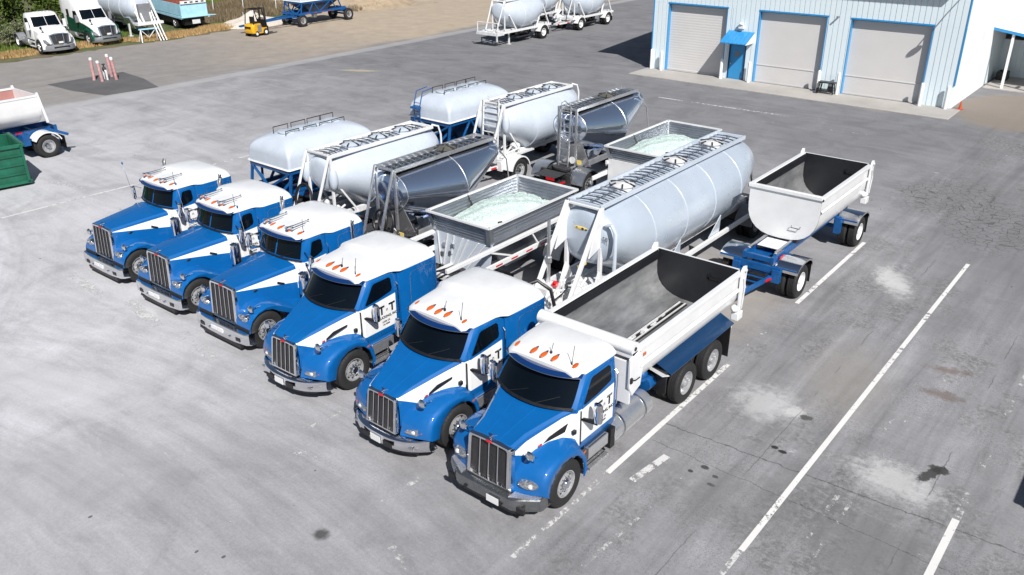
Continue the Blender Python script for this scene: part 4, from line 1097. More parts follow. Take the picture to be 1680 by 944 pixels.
# ---------------------------------------------------------------- long tank with number
tk = thing('long_tank_trailer', 'long pale grey bulk tank numbered 581 with A-frame posts, beside the dump truck bed', 'tank trailer', (-12.0, 17.9, 0))
body = tank_body(tk, [(-.06, .35, 3.05, 2.2), (-.02, .65, 3.25, 2.0), (.08, .88, 3.36, 1.84), (.35, .97, 3.42, 1.72), (1.5, 1.22, 3.47, 1.15), (2.6, 1.25, 3.48, 1.08), (5.0, 1.25, 3.48, 1.08), (7.2, 1.25, 3.48, 1.08), (8.2, 1.06, 3.46, 1.5), (8.9, .86, 3.38, 1.95), (9.12, .66, 3.28, 2.15), (9.2, .35, 3.1, 2.4)], 'tank_grey', (.2, 1.8, 3.6, 5.4, 7.2), 'tank_white')
text('581', .17, (.78, -.075, 2.72), (1, 0, 0), (0, 0, 1), 'ink', body)
mb = MB(); mb.ball((-.05, -.065, 2.86), (.22, .012, .05), 20, 6); mb.build('maker_badge', 'label_yellow', body)
mb = MB(); mb.ball((.02, -.08, 2.86), (.045, .012, .03), 8, 6); mb.ball((-.17, -.076, 2.87), (.03, .012, .015), 8, 6); mb.ball((.13, -.076, 2.85), (.04, .012, .02), 8, 6); mb.build('badge_mark', 'ink', body)
mb = MB()
for y in (1.9, 4.5, 7.0): mb.lathe([(.75, .5), (.24, 0.0), (.24, -.1), (.16, -.1), (.16, -.25), (0, -.25)], (0, y, .95), (0, 0, 1), 26)
mb.build('hopper', 'tank_grey', tk)
top_rack(tk, 0.0, 8.7, 3.55, .51, (1.9, 4.9, 7.3), 'tank_white', 'steel', rung=.30, lid='white_dirty', deck='tank_white')
front_frame(tk, .0, 3.52, .55, 1.12, 'white', 1.55, gusset=True)
for s in (-1, 1):
    for yy_ in (3.0, 5.6): mb = MB(); mb.prism([V(s*1.0, yy_, 1.02), V(s*1.0, yy_+.7, 1.02), V(s*1.18, yy_+.35, 1.75)], (s*.03, 0, 0)); mb.build('saddle_plate', 'tank_white', tk)
    mb = MB(); mb.box(min(s*1.05, s*1.15), max(s*1.05, s*1.15), -1.3, 8.9, .92, 1.04); mb.build('side_rail', 'white', tk)
mb = MB(); mb.tube([(.72, -.02, 3.1), (.92, -.05, 3.15), (1.06, -.08, 2.95), (1.08, -.1, 2.5), (1.08, -.1, 1.2)], .055, 10); mb.build('air_pipe', 'tank_white', tk)
mb = MB(); mb.box(.42, .46, -.86, -.50, 2.08, 2.16); mb.build('small_badge', 'label_yellow', tk)
trailer_under(tk, -2.2, 9.9, 10.3, 'white_dirty', fend='grey', front_axle=9.0)
blowing_gear(tk, -.9, 1.10, True, 'white_dirty'); 
mb = MB(); mb.box(-1.05, 1.05, -2.3, 1.2, 1.03, 1.06)
for i in range(16): pass
mb.build('front_deck', 'white_dirty', tk)
mb = MB(); mb.tube([(-.42, -2.2, 1.8), (-.1, -1.9, 1.95), (.25, -1.8, 1.75), (.38, -1.8, 1.3)], .05, 8); mb.build('hose', 'black', tk)
mb = MB(); mb.cyl((-.46, -.95, 1.05), (-.46, -.95, 2.1), .055); mb.cyl((-.46, -.95, 2.1), (-.46, -.95, 3.25), .045); mb.cyl((-.46, -.95, 2.05), (-.46, -.95, 2.2), .09, n=10); mb.build('hose_pole', 'alu', tk)
mb = MB()
for s in (-1, 1): mb.bar((s*.6, 9.0, 2.9), (s*.75, 9.6, 1.1), .07)
mb.bar((-.7, 9.6, 1.1), (.7, 9.6, 1.1), .12); mb.box(-.9, .9, 9.4, 9.65, .75, 1.0)
mb.box(.1, .9, 9.5, 9.55, .45, .85)
mb.build('rear_frame', 'grey', tk)
mb = MB(); mb.tube([(.95, 9.5, 1.0), (.98, 9.55, 1.9), (.9, 9.2, 1.95), (.75, 8.9, 1.9)], .025, 6); mb.build('hand_rail', 'white', tk)

# ---------------------------------------------------------------- open hopper trailers filled with crushed pale glass
q = NT('crushed_glass'); c = q.coord()
v1 = q.voro(c, 22); n1 = q.noise(c, 9, 5, .7)
q.put(q.b.inputs['Base Color'], q.mix(q.math('MULTIPLY', v1, 1.3, True), (0.30, 0.42, 0.40), (0.66, 0.78, 0.74)))
q.b.inputs['Roughness'].default_value = 0.6; q.bump(q.math('ADD', v1, n1), .5, .03); M['crushed'] = q.m

def hopper_trailer(t, L, w, zr, zl, front_plate=True, load=.35):
    """rim at zr, bottom of the slatted boards at zl"""
    mb = MB(); n = 6; prof = []   # (inset x, inset y, z)
    for i in range(n+1):
        f = i/n; z = lerp(zr-.03, zl, f); ins = .05+f*.10
        prof.append((ins, ins*1.4, z))
        if i < n: prof.append((ins+.022, ins*1.4+.022, z-.018)); 
        if i < n: f2 = (i+.72)/n; prof.append((.05+f2*.10+.03, (.05+f2*.10)*1.4+.03, lerp(zr-.03, zl, f2)))
    def ring(ix, iy, z): return [V(-w+ix, iy, z), V(w-ix, iy, z), V(w-ix, L-iy, z), V(-w+ix, L-iy, z)]
    mb.loft([ring(*p) for p in prof], True, False)
    board = mb.build('side_board', 'slat_alu', t, solid=0.012, ang=25)
    mb = MB()
    rr = ring(.02, .02, zr)
    for a, b in zip(rr, rr[1:]+rr[:1]): mb.bar(a, b, .07, .05)
    mb.build('rim', 'white', t)
    for (x, y), (x2, y2) in (((-w+.02, .02), (-w+.22, .25)), ((w-.02, .02), (w-.22, .25)), ((-w+.02, L-.02), (-w+.22, L-.25)), ((w-.02, L-.02), (w-.22, L-.25))):
        sg = 1 if x > 0 else -1; yy = 1 if y > 1 else -1; mb = MB()
        mb.prism([V(x+sg*.012, y-yy*.16, zr+.02), V(x+sg*.012, y+yy*.012, zr+.02), V(x-sg*.14, y+yy*.012, zr+.02)], (-sg*.10, -yy*.16, zl-zr)); mb.build('corner_post', 'slat_alu', board)
    # load
    mb = MB(); rg = random.Random(5); NX, NY = 34, 56
    g = []
    for j in range(NY+1):
        row = []
        for i in range(NX+1):
            u, v = -1+2*i/NX, -1+2*j/NY
            h = zr-.46+load*1.1*(1-min(1, (abs(u+.1)**2.0*.8+abs(v*1.02)**2.2*.95)))+rg.uniform(-.02, .02)+.035*math.sin(u*5+v*4)*math.cos(v*7)+.015*math.sin(u*11-v*9)
            row.append(V(u*(w-.205), L/2+v*(L/2-.27), h))
        g.append(row)
    mb.loft(g, False, False); mb.build('load', 'crushed', t, ang=80)
    # hopper below
    mb = MB(); mb.loft([[V(-w+.17, .24, zl-.01), V(w-.17, .24, zl-.01), V(w-.17, L-.24, zl-.01), V(-w+.17, L-.24, zl-.01)], [V(-.45, L*.38, .75), V(.45, L*.38, .75), V(.45, L*.62, .75), V(-.45, L*.62, .75)]]); mb.build('hopper', 'slat_alu', t)
    if front_plate:
        mb = MB(); mb.prism([V(-w+.08, .22, zl+.02), V(w-.08, .22, zl+.02), V(w-.25, .20, .95), V(-w+.10, .20, .95)], (0, .03, 0)); fp = mb.build('front_plate', 'tank_white', t)
        mb = MB()
        for xt, xb in ((-.95, -.85), (-.55, -.75), (-.30, -.50), (.05, -.40), (.25, -.25), (.65, -.1), (.9, .1)): mb.bar((xt, .195, zl-.02), (xb, .175, 1.0), .035, .03, (0, 1, 0))
        mb.build('plate_rib', 'white', fp)
        mb = MB()
        for x, z in ((-.7, 1.65), (-.78, 1.35), (-.35, 1.7), (-.45, 1.45)): mb = MB(); mb.box(x-.05, x+.05, .15, .20, z-.06, z+.06); mb.build('plate_bracket', 'slat_alu', fp)
    for s in (-1, 1):
        mb = MB(); mb.box(min(s*(w-.02), s*(w-.12)), max(s*(w-.02), s*(w-.12)), -1.7 if front_plate else .1, L+.1, zl-.16, zl-.04); mb.build('top_frame_rail', 'white', t, bevel=.01)
        mb = MB(); x = s*(w-.06)
        for a, b in ((.1, 1.1), (2.0, 2.3), (3.9, 3.2)): mb = MB(); mb.bar((x, a, zl-.15), (x, b, 1.48), .05); mb.build('side_strut', 'white', t)
        mb = MB(); mb.box(min(x-.03, x+.03), max(x-.03, x+.03), -.8, L+.2, 1.34, 1.5); r_ = mb.build('lower_rail', 'white', t, bevel=.01)
        mb = MB()
        for i in range(6): mb.box(x+s*.031, x+s*.035, -.4+i*.7, -.1+i*.7, 1.38, 1.43)
        mb.build('reflector', 'red', r_)
    mb = MB(); mb.tube([(-w+.02, L*.42, zr+.02), (-w+.10, L*.42, zr-.10), (-w+.22, L*.42, zr-.28), (-w+.20, L*.42-.05, zr-.36)], .025, 6); mb.tube([(w-.04, .6, zr+.03), (w-.1, .5, zr+.03)], .03, 6); mb.build('tarp_arm', 'black', t)

ba = thing('hopper_trailer', 'open slatted hopper trailer heaped with pale crushed glass, between a tractor and the silver tank', 'hopper trailer', (-15.50, 16.65, 0))
hopper_trailer(ba, 4.30, 1.22, 2.64, 2.04)
trailer_under(ba, -1.6, 4.6, 3.9, 'white_dirty')
mb = MB()
for x in (-.2, .15, .5): mb.tube([(x, -1.5, 1.2), (x+.2, -.9, 1.35), (x+.1, -.2, 1.2)], .03, 6)
mb.build('hose', 'black', ba)
bb = thing('hopper_trailer', 'open slatted hopper trailer of pale crushed glass farther back, partly behind the long grey tank', 'hopper trailer', (-15.48, 26.05, 0))
hopper_trailer(bb, 4.75, 1.20, 2.46, 1.92, False, .3)
mb = MB(); mb.box(-1.08, 1.08, .16, .22, .85, 1.95); mb.build('front_plate', 'white', bb)
trailer_under(bb, -.2, 5.2, 4.4, 'white_dirty'); dolly(bb, .2, 'white_dirty', tongue=2.3)

# ---------------------------------------------------------------- white tub hoppers on blue truss frames
def rrect(a, b, r, n=6):
    pts = []
    for cx_, cy_, a0 in ((a-r, b-r, 0), (-a+r, b-r, 90), (-a+r, -b+r, 180), (a-r, -b+r, 270)):
        for i in range(n+1):
            th = math.radians(a0+90*i/n); pts.append((cx_+r*math.cos(th), cy_+r*math.sin(th)))
    return pts
def tub_body(t, L, w, zl, zt, loops=True, ladder=False):
    mb = MB(); rings = []
    H = zt-zl
    for z, d in ((zl, .0), (zl+.02, .0), (zl+.35*H, .01)): rings.append((z, d))
    for i in range(1, 11):
        th = i/10*PI/2; rings.append((zl+.35*H+.65*H*math.sin(th), .01+(w-.22)*(1-math.cos(th))))
    R = []
    for z, d in rings:
        a, b = max(.05, w-d), max(.3, L/2-d*1.05); r = min(.10+d*.9, a-.01, b-.01)
        R.append([V(x, L/2+y, z) for x, y in rrect(a, b, r)])
    mb.loft(R); tb = mb.build('tub', 'tank_white', t, ang=60)
    mb = MB(); rr = [V(x, L/2+y, zl) for x, y in rrect(w+.02, L/2+.02, .06, 2)]
    mb.tube(rr, .04, 4, True); mb.build('flange', 'white', tb)
    if loops:
        for y in (.95, 1.75, 2.5, 3.1):
            if y > L-.4: continue
            mb = MB(); mb.lathe([(.32, 0), (.32, .04), (.28, .05), (0, .06)], (0, y, zt-.02), (0, 0, 1), 20)
            mb.build('hatch', 'tank_white', tb)
            mb = MB(); mb.tube([(-.3, y-.35, zt-.05), (-.3, y-.35, zt+.17), (-.3, y+.3, zt+.17), (-.3, y+.3, zt-.05)], .018, 6); mb.build('hatch_guard', 'grease', tb)
            mb = MB(); mb.tube([(.35, y-.3, zt-.05), (.35, y-.3, zt+.10), (.35, y+.3, zt+.10), (.35, y+.3, zt-.05)], .018, 6); mb.build('hatch_guard', 'grease', tb)
    mb = MB(); mb.loft([[V(x, L/2+y, zl-.03) for x, y in ((w-.05, L/2-.1), (-w+.05, L/2-.1), (-w+.05, -L/2+.1), (w-.05, -L/2+.1))], [V(x, L/2+y, .8) for x, y in ((.4, .5), (-.4, .5), (-.4, -.5), (.4, -.5))]]); mb.build('hopper', 'navy', t)
    mb = MB(); mb.cyl((0, L/2, .8), (0, L/2, .5), .25); mb.build('outlet', 'steel', t)
    mb = MB()
    for s in (-1, 1):
        x = s*(w-.06)
        mb.bar((x, .05, zl-.10), (x, L-.05, zl-.10), .10, .14)
        mb.bar((x, .10, zl-.1), (x, -.05, 1.05), .09, .09)
        mb.bar((x, .5, zl-.1), (s*.5, .0, 1.05), .09); mb.bar((x, 1.4, zl-.1), (x, .8, 1.1), .08); mb.bar((x, 1.4, zl-.1), (x, 2.0, 1.1), .08); mb.bar((x, L-1.2, zl-.1), (x, 2.0, 1.1), .07)
        mb.bar((x, L-.4, zl-.1), (x, L, 1.1), .09); mb.bar((x, L-1.2, zl-.1), (x, L-.6, 1.1), .07)
        mb.bar((x, -.3, 1.05), (x, L+.5, 1.12), .13, .15)
    for y in (.05, L-.05): mb.bar((-w+.06, y, zl-.10), (w-.06, y, zl-.10), .10, .14)
    mb.bar((-w+.1, .05, zl-.15), (.2, -.1, 1.1), .08); mb.bar((w-.1, .05, zl-.15), (-.2, -.1, 1.1), .08)
    mb.box(-1.1, 1.1, -.3, .0, .98, 1.1)
    fr = mb.build('truss_frame', 'frame_blue', t, bevel=.006)
    mb = MB()
    for i in range(4):
        for s in (-1, 1): mb.box(s*(w+.008)-.004, s*(w+.008)+.004, .6+i*.8, .8+i*.8, 1.03, 1.08)
    mb.build('reflector', 'red', fr)
    if ladder:
        mb = MB()
        for x in (-.78, -.42):
            mb.tube([(x, -.12, zl-.2), (x, -.10, zt-.55), (x, .10, zt+.05), (x, .75, zt+.12)], .022, 6)
        for i in range(7): z = lerp(zl-.1, zt-.4, i/6); mb.cyl((-.78, -.11, z), (-.42, -.11, z), .016, n=6)
        mb.box(-.82, -.38, -.30, -.06, zl+.42, zl+.5)
        mb.build('ladder', 'frame_blue', t)
    return tb
ta = thing('tub_trailer', 'white rounded tub hopper on blue truss, at the left end right behind the tractors', 'hopper trailer', (-25.70, 17.72, 0))
tub_body(ta, 4.15, 1.2, 2.04, 3.10); trailer_under(ta, -1.3, 4.7, 4.0, 'frame_blue')
tbb = thing('tub_trailer', 'white rounded tub hopper on blue truss with a front ladder, in the back row', 'hopper trailer', (-25.70, 26.1, 0))
tub_body(tbb, 4.2, 1.2, 2.04, 3.10, ladder=True); trailer_under(tbb, -.2, 4.8, 4.2, 'frame_blue'); dolly(tbb, .2, tongue=2.3)
# ================================================================ ground
def blob_mask(q, P, x, y, rx, ry=None, rot=0.0, soft=0.5, wob=0.35, wsc=1.2):
    """soft irregular patch on the ground plane"""
    ry = ry or rx
    v = q.mapping(P, (1, 1, 1), (0, 0, 0), (-x, -y, 0))
    v = q.mapping(v, (1/rx, 1/ry, 0), (0, 0, 0)) if not rot else q.mapping(q.mapping(v, (1, 1, 0), (0, 0, -rot)), (1/rx, 1/ry, 0))
    ln = q.n('ShaderNodeVectorMath', operation='LENGTH'); q.put(ln.inputs[0], v)
    d = ln.outputs[1]
    nz = q.noise(P, wsc*1.5, 7, .74)
    d = q.math('ADD', d, q.math('MULTIPLY', q.math('SUBTRACT', nz, .5), wob*4))
    mr = q.n('ShaderNodeMapRange', interpolation_type='SMOOTHSTEP'); q.put(mr.inputs[0], d)
    mr.inputs[1].default_value = 1+soft*.5; mr.inputs[2].default_value = max(0, 1-soft*.5); mr.inputs[3].default_value = 0; mr.inputs[4].default_value = 1
    return mr.outputs[0]
def smooth(q, v, a, b):
    mr = q.n('ShaderNodeMapRange', interpolation_type='SMOOTHSTEP'); q.put(mr.inputs[0], v)
    mr.inputs[1].default_value = a; mr.inputs[2].default_value = b; return mr.outputs[0]

def yard_material():
    q = NT('weathered_asphalt'); P = q.n('ShaderNodeNewGeometry').outputs['Position']
    X, Y, Z = q.sep(P)
    big = q.noise(P, .10, 5, .62, .6); med = q.noise(P, .55, 6, .65, .8); fine = q.noise(P, 14, 4, .7); grain = q.noise(P, 90, 2, .6)
    col = q.ramp(big, [(.30, (.195, .195, .203)), (.5, (.255, .255, .265)), (.72, (.32, .32, .335))])
    # light scoured area at the left front, darker to the back
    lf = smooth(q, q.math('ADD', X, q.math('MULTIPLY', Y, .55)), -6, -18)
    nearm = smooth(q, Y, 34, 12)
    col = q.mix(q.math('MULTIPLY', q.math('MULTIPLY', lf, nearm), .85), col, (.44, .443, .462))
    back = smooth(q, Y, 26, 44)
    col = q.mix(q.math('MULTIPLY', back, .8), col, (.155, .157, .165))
    # mottling
    col = q.mix(1.0, col, q.ramp(med, [(.25, .74), (.5, .99), (.75, 1.15)]), 'MULTIPLY')
    # sweeping tyre arcs: stretched noise in rotated directions
    s1 = q.noise(q.mapping(P, (.10, 1.1, 1), (0, 0, math.radians(28))), 1.6, 5, .6, 1.2)
    s2 = q.noise(q.mapping(P, (.9, .07, 1), (0, 0, math.radians(-6))), 2.4, 5, .62, .5)
    col = q.mix(1.0, col, q.ramp(s1, [(.3, .90), (.5, 1.0), (.7, 1.08)]), 'MULTIPLY')
    right = smooth(q, X, -9, -6.5)
    col = q.mix(q.math('MULTIPLY', right, 1.0), col, q.mix(1.0, col, q.ramp(s2, [(.28, .42), (.44, .82), (.56, 1.0), (.74, 1.38)]), 'MULTIPLY'))
    col = q.mix(q.math('MULTIPLY', right, .42), col, (.19, .19, .197))
    col = q.mix(1.0, col, q.ramp(fine, [(.3, .90), (.7, 1.08)]), 'MULTIPLY')
    gr = q.math('MULTIPLY', right, smooth(q, q.noise(P, .5, 3), .45, .6))
    col = q.mix(q.math('MULTIPLY', gr, .8), col, q.mix(1.0, col, q.ramp(q.voro(P, 26), [(.1, .55), (.35, 1.0), (.6, 1.12)]), 'MULTIPLY'))
    # wind-blown brownish dust toward the far edge and tan dirt beyond the gutter
    far = smooth(q, q.math('ADD', X, q.math('MULTIPLY', q.math('SUBTRACT', q.noise(P, .25, 4), .5), 3.0)), -49.5, -51.5)
    tan = smooth(q, q.math('ADD', Y, q.math('MULTIPLY', q.math('SUBTRACT', q.noise(P, .12, 4), .5), 14)), 30, 52)
    dirtc = q.mix(tan, (.235, .222, .21), (.38, .315, .24))
    dirtc = q.mix(1.0, dirtc, q.ramp(q.noise(P, .8, 6, .65), [(.3, .85), (.7, 1.1)]), 'MULTIPLY')
    col = q.mix(q.math('MULTIPLY', far, .92), col, dirtc)
    gut = q.math('MULTIPLY', smooth(q, q.math('ABSOLUTE', q.math('ADD', X, 49.6)), .75, .35), .55)
    col = q.mix(gut, col, (.36, .36, .365))
    # rough, ravelled areas on the right with open aggregate
    rv = q.math('MULTIPLY', right, smooth(q, q.noise(q.mapping(P, (1, .6, 1)), .42, 7, .72), .50, .60))
    col = q.mix(q.math('MULTIPLY', rv, .55), col, q.mix(smooth(q, q.noise(P, 7, 6, .8), .42, .62), (.085, .085, .085), (.27, .27, .27)))
    # curved tyre tracks: rings round distant turning centres
    for cx_, cy_, r0, wd, amp in ((-38, -9, 17.5, 6.0, .16), (-14, -16, 24.0, 5.0, .13), (-22, 20, 33.0, 6.0, .12)):
        v = q.n('ShaderNodeVectorMath', operation='DISTANCE'); q.put(v.inputs[0], q.mapping(P, (1, 1, 0))); v.inputs[1].default_value = (cx_, cy_, 0)
        rr = v.outputs[1]
        cmb = q.n('ShaderNodeCombineXYZ'); q.put(cmb.inputs[0], q.math('MULTIPLY', rr, 1.0)); q.put(cmb.inputs[1], q.math('MULTIPLY', q.noise(P, .08, 2), 3.0))
        tn = q.noise(cmb.outputs[0], 1.9, 5, .7)
        band = smooth(q, q.math('ABSOLUTE', q.math('SUBTRACT', rr, r0)), wd, wd*.3)
        k_ = q.mix(band, (1, 1, 1), q.ramp(tn, [(.3, 1-amp*1.3), (.5, 1.0), (.68, 1+amp)]))
        col = q.mix(1.0, col, k_, 'MULTIPLY')
    agg = q.voro(P, 38)
    col = q.mix(1.0, col, q.ramp(agg, [(.05, .82), (.3, 1.0), (.7, 1.05)]), 'MULTIPLY')
    # patches: x, y, rx, ry, rot, colour, strength, softness, wobble
    pts = [(-5.94, 26.2, .40, .9, .5, (.62, .62, .61), .6, 1.3, .8), (-6.15, 17.2, .65, .65, .3, (.58, .58, .58), .45, 1.5, .8), (-5.45, 17.25, .22, .24, .1, (.58, .58, .57), .5, .6, .5), (-2.85, 16.1, .75, .5, -.1, (.58, .58, .57), .5, 1.3, .9),
           (-2.3, 16.8, .12, .42, -.35, (.035, .035, .035), .9, .4, .5), (-2.2, 17.05, .2, .15, 0, (.035, .035, .035), .9, .4, .4), (-5.15, 17.2, .14, .11, .2, (.05, .05, .05), .85, .4, .4),
           (-5.25, 15.65, .08, .06, 0, (.02, .02, .02), .95, .3, .2), (-5.05, 15.6, .1, .06, 0, (.02, .02, .02), .95, .3, .2), (-6.12, 14.05, .09, .07, 0, (.03, .03, .03), .9, .4, .3), (-6.3, 13.75, .06, .05, 0, (.03, .03, .03), .9, .4, .3), (-5.8, 13.9, .07, .05, 0, (.03, .03, .03), .9, .4, .3), (-5.75, 13.6, .09, .05, 0, (.04, .04, .04), .9, .4, .3),
           (-3.16, 21.5, .4, .17, .3, (.12, .08, .06), .6, 1.2, 1.1), (-2.9, 20.2, .4, .2, .1, (.12, .085, .065), .6, 1.2, 1.1), (-10.9, 7.6, .15, .14, 0, (.03, .03, .03), .8, 1.0, .3),
           (-44.1, 38.4, 1.2, .28, .5, (.50, .43, .26), .5, .8, .3), (-13.5, 48.6, .8, .4, 0, (.36, .24, .13), .5, .9, .3), (-7.4, 52.4, 3.0, 4.6, 0, (.21, .18, .15), .85, .3, .12),
           (-52.8, 25.6, 1.6, .8, .4, (.36, .31, .23), .6, .8, .4), (-10.2, 21.5, 2.2, 3.6, 0, (.30, .27, .23), .6, .8, .3), (-2.4, 30.5, 3.6, 5.0, .2, (.165, .165, .175), .5, 1.0, .5),
           (-5.0, 19.5, .9, 1.8, .2, (.24, .225, .20), .5, 1.2, .6), (-4.9, 13.6, 1.5, .9, .6, (.13, .13, .13), .45, 1.0, .7), (-2.6, 13.8, 1.1, 1.3, .6, (.12, .12, .12), .5, 1.0, .7), (-7.0, 13.2, .5, .6, .3, (.12, .12, .12), .35, 1.0, .7),
           (-26, 3.5, 5.0, 1.2, .5, (.27, .27, .28), .45, 1.2, .6), (-17.5, 4.0, 4.5, 1.4, .9, (.28, .28, .29), .4, 1.2, .6), (-22, 6.5, 5.0, .8, .3, (.50, .50, .52), .4, 1.2, .6)]
    for x, y, rx, ry, ro, c_, st, sf, wb in pts:
        mk = blob_mask(q, P, x, y, rx, ry, ro, sf, wb, (1.3 if rx > 1.6 else 2.6) if rx > .35 else 6)
        col = q.mix(q.math('MULTIPLY', mk, st), col, c_)
    # scattered tiny oil drops
    dr = q.voro(q.mapping(P, (1, .7, 1)), 1.7)
    drm = q.math('MULTIPLY', q.math('LESS_THAN', dr, .055), smooth(q, q.noise(P, .35, 2), .52, .60))
    col = q.mix(q.math('MULTIPLY', drm, .75), col, (.04, .04, .04))
    # chalky scuffs
    sc_ = q.noise(q.mapping(P, (.6, 3.2, 1), (0, 0, math.radians(58))), 1.5, 6, .72, .8)
    col = q.mix(q.math('MULTIPLY', smooth(q, sc_, .655, .74), .38), col, (.62, .62, .62))
    # alligator cracks in two places, long joints
    vd = q.voro(q.mapping(P, (1, 1, 0)), 3.2, 'DISTANCE_TO_EDGE')
    ck = q.math('LESS_THAN', vd, .035)
    cm = q.math('ADD', blob_mask(q, P, -6.6, 35.6, 1.9, 2.4, 0, .8, .4), blob_mask(q, P, -4.6, 33.0, 1.5, 2.4, 0, .9, .4), True)
    col = q.mix(q.math('MULTIPLY', q.math('MULTIPLY', ck, cm), .75), col, (.05, .05, .05))
    col = q.mix(q.math('MULTIPLY', cm, .25), col, (.13, .13, .13))
    wobn = q.math('MULTIPLY', q.math('SUBTRACT', q.noise(P, 2.2, 8, .75), .5), .30)
    for off, slope, th, xr in ((15.35, -.05, .014, (-7.6, 2)), (14.0, .03, .008, (-7.5, 2))):
        ln = q.math('ABSOLUTE', q.math('ADD', q.math('SUBTRACT', Y, off), q.math('ADD', q.math('MULTIPLY', X, slope), wobn)))
        m1 = q.math('MULTIPLY', q.math('LESS_THAN', ln, th), q.math('GREATER_THAN', X, xr[0]))
        col = q.mix(q.math('MULTIPLY', m1, .7), col, (.05, .05, .05))
    for off, th in ((-5.35, .010), (-2.15, .012), (.2, .012)):
        ln = q.math('ABSOLUTE', q.math('ADD', q.math('SUBTRACT', X, off), q.math('MULTIPLY', wobn, .5)))
        m1 = q.math('MULTIPLY', q.math('MULTIPLY', q.math('LESS_THAN', ln, th), smooth(q, q.noise(P, .4, 2), .48, .55)), q.math('LESS_THAN', Y, 30))
        col = q.mix(q.math('MULTIPLY', m1, .55), col, (.06, .06, .06))
    col = q.mix(1.0, col, (1.06, 1.06, 1.07), 'MULTIPLY')
    q.put(q.b.inputs['Base Color'], col)
    q.b.inputs['Roughness'].default_value = .88
    q.b.inputs['Specular IOR Level'].default_value = .25
    q.bump(q.math('ADD', q.math('MULTIPLY', grain, .6), fine), .25, .02)
    return q.m
def sheet(name, pts, z, m_, kind='structure'):
    me = bpy.data.meshes.new(name); me.from_pydata([(x, y, z) for x, y in pts], [], [tuple(range(len(pts)))])
    me.materials.append(M[m_] if isinstance(m_, str) else m_)
    o = bpy.data.objects.new(name, me); COL.objects.link(o); o['kind'] = kind; return o
q = NT('dry_ground'); P = q.n('ShaderNodeNewGeometry').outputs['Position']
g1 = q.noise(P, .12, 6, .65); g2 = q.noise(P, 1.4, 6, .7)
cg = q.mix(smooth(q, g1, .42, .56), (.17, .135, .085), (.085, .11, .035))
cg = q.mix(1.0, cg, q.ramp(g2, [(.3, .55), (.7, 1.25)]), 'MULTIPLY')
q.put(q.b.inputs['Base Color'], cg); q.b.inputs['Roughness'].default_value = .95; q.bump(g2, .8, .15); M['dry_ground'] = q.m
sheet('ground', [(-900, -300), (500, -300), (500, 1100), (-900, 1100)], -.008, 'dry_ground')
yard = [(60, -40), (60, 48), (40, 140), (-20, 140), (-58, 112), (-66.5, 86), (-69, 66), (-71, 56), (-67.0, 49), (-66.0, 44), (-65.4, 38), (-65.8, 33), (-65.8, 28), (-66.3, 20), (-66, 5), (-60, -40)]
rr_ = random.Random(3)
yy = []
for a, b in zip(yard, yard[1:]+yard[:1]):
    n = 10 if a[0] < -50 else 1
    for i in range(n): yy.append((lerp(a[0], b[0], i/n)+(rr_.uniform(-.35, .35) if n > 1 else 0), lerp(a[1], b[1], i/n)+(rr_.uniform(-.2, .2) if n > 1 else 0)))
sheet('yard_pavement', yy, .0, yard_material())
M['new_asphalt'] = mat('fresh_asphalt', (.12, .12, .125), .85, var=.3, vscale=.6, bump=.3)
sheet('asphalt_patch', [(-56.4, 23.5), (-53.4, 23.6), (-50.5, 24.2), (-50.1, 27.4), (-53.2, 28.2), (-56.4, 28.5)], .005, 'new_asphalt')
M['concrete'] = mat('concrete', (.42, .40, .375), .85, var=.22, vscale=.5, bump=.2)
mb = MB(); mb.box(-29.3, -9.9, 48.3, 50.80, -.1, .05); structure(mb.build('concrete_apron', 'concrete', None, bevel=.02))
mb = MB(); mb.box(-10.3, 3.5, 57.6, 62.5, -.1, .06); structure(mb.build('porch_slab', 'concrete', None, bevel=.02))

# worn painted lines
def line_mat(name, wear, c=(.66, .66, .65)):
    q = NT(name); P = q.n('ShaderNodeNewGeometry').outputs['Position']
    n1 = q.noise(P, 6, 6, .75); n2 = q.noise(P, .6, 3)
    m = smooth(q, q.math('ADD', n1, q.math('MULTIPLY', q.math('SUBTRACT', n2, .5), .6)), wear-.04, wear+.08)
    tr = q.n('ShaderNodeBsdfTransparent'); mx = q.n('ShaderNodeMixShader')
    q.put(mx.inputs[0], m); q.t.links.new(tr.outputs[0], mx.inputs[1]); q.t.links.new(q.b.outputs[0], mx.inputs[2]); q.t.links.new(mx.outputs[0], q.out.inputs[0])
    q.put(q.b.inputs['Base Color'], q.mix(q.noise(P, 3, 4), c, tuple(v*.85 for v in c))); q.b.inputs['Roughness'].default_value = .8
    return q.m
M['line_good'] = line_mat('parking_line_paint', .34, (.72, .72, .71)); M['line_mid'] = line_mat('half_worn_line_paint', .43, (.62, .62, .62)); M['line_worn'] = line_mat('worn_line_paint', .48, (.6, .6, .6)); M['line_faint'] = line_mat('faint_line_paint', .57, (.5, .5, .5)); M['scuff'] = line_mat('scuffed_paint', .53, (.55, .55, .555))
def stripe(x0, y0, x1, y1, w, m_, z=.006):
    a, b = Vector((x0, y0)), Vector((x1, y1)); d = (b-a).normalized(); n_ = Vector((-d.y, d.x))*w/2
    o = sheet('parking_line', [tuple(a+n_), tuple(a-n_), tuple(b-n_), tuple(b+n_)], z, m_); return o
stripe(-7.64, 9.4, -7.64, 12.6, .11, 'line_worn'); stripe(-7.64, 12.6, -7.66, 18.3, .13, 'line_good'); stripe(-7.66, 18.3, -7.66, 22.8, .12, 'line_faint'); stripe(-7.66, 22.8, -7.68, 28.8, .13, 'line_good')
stripe(-4.42, 12.2, -4.42, 29.0, .12, 'line_good'); stripe(-4.45, 9.6, -4.43, 12.2, .11, 'line_worn')
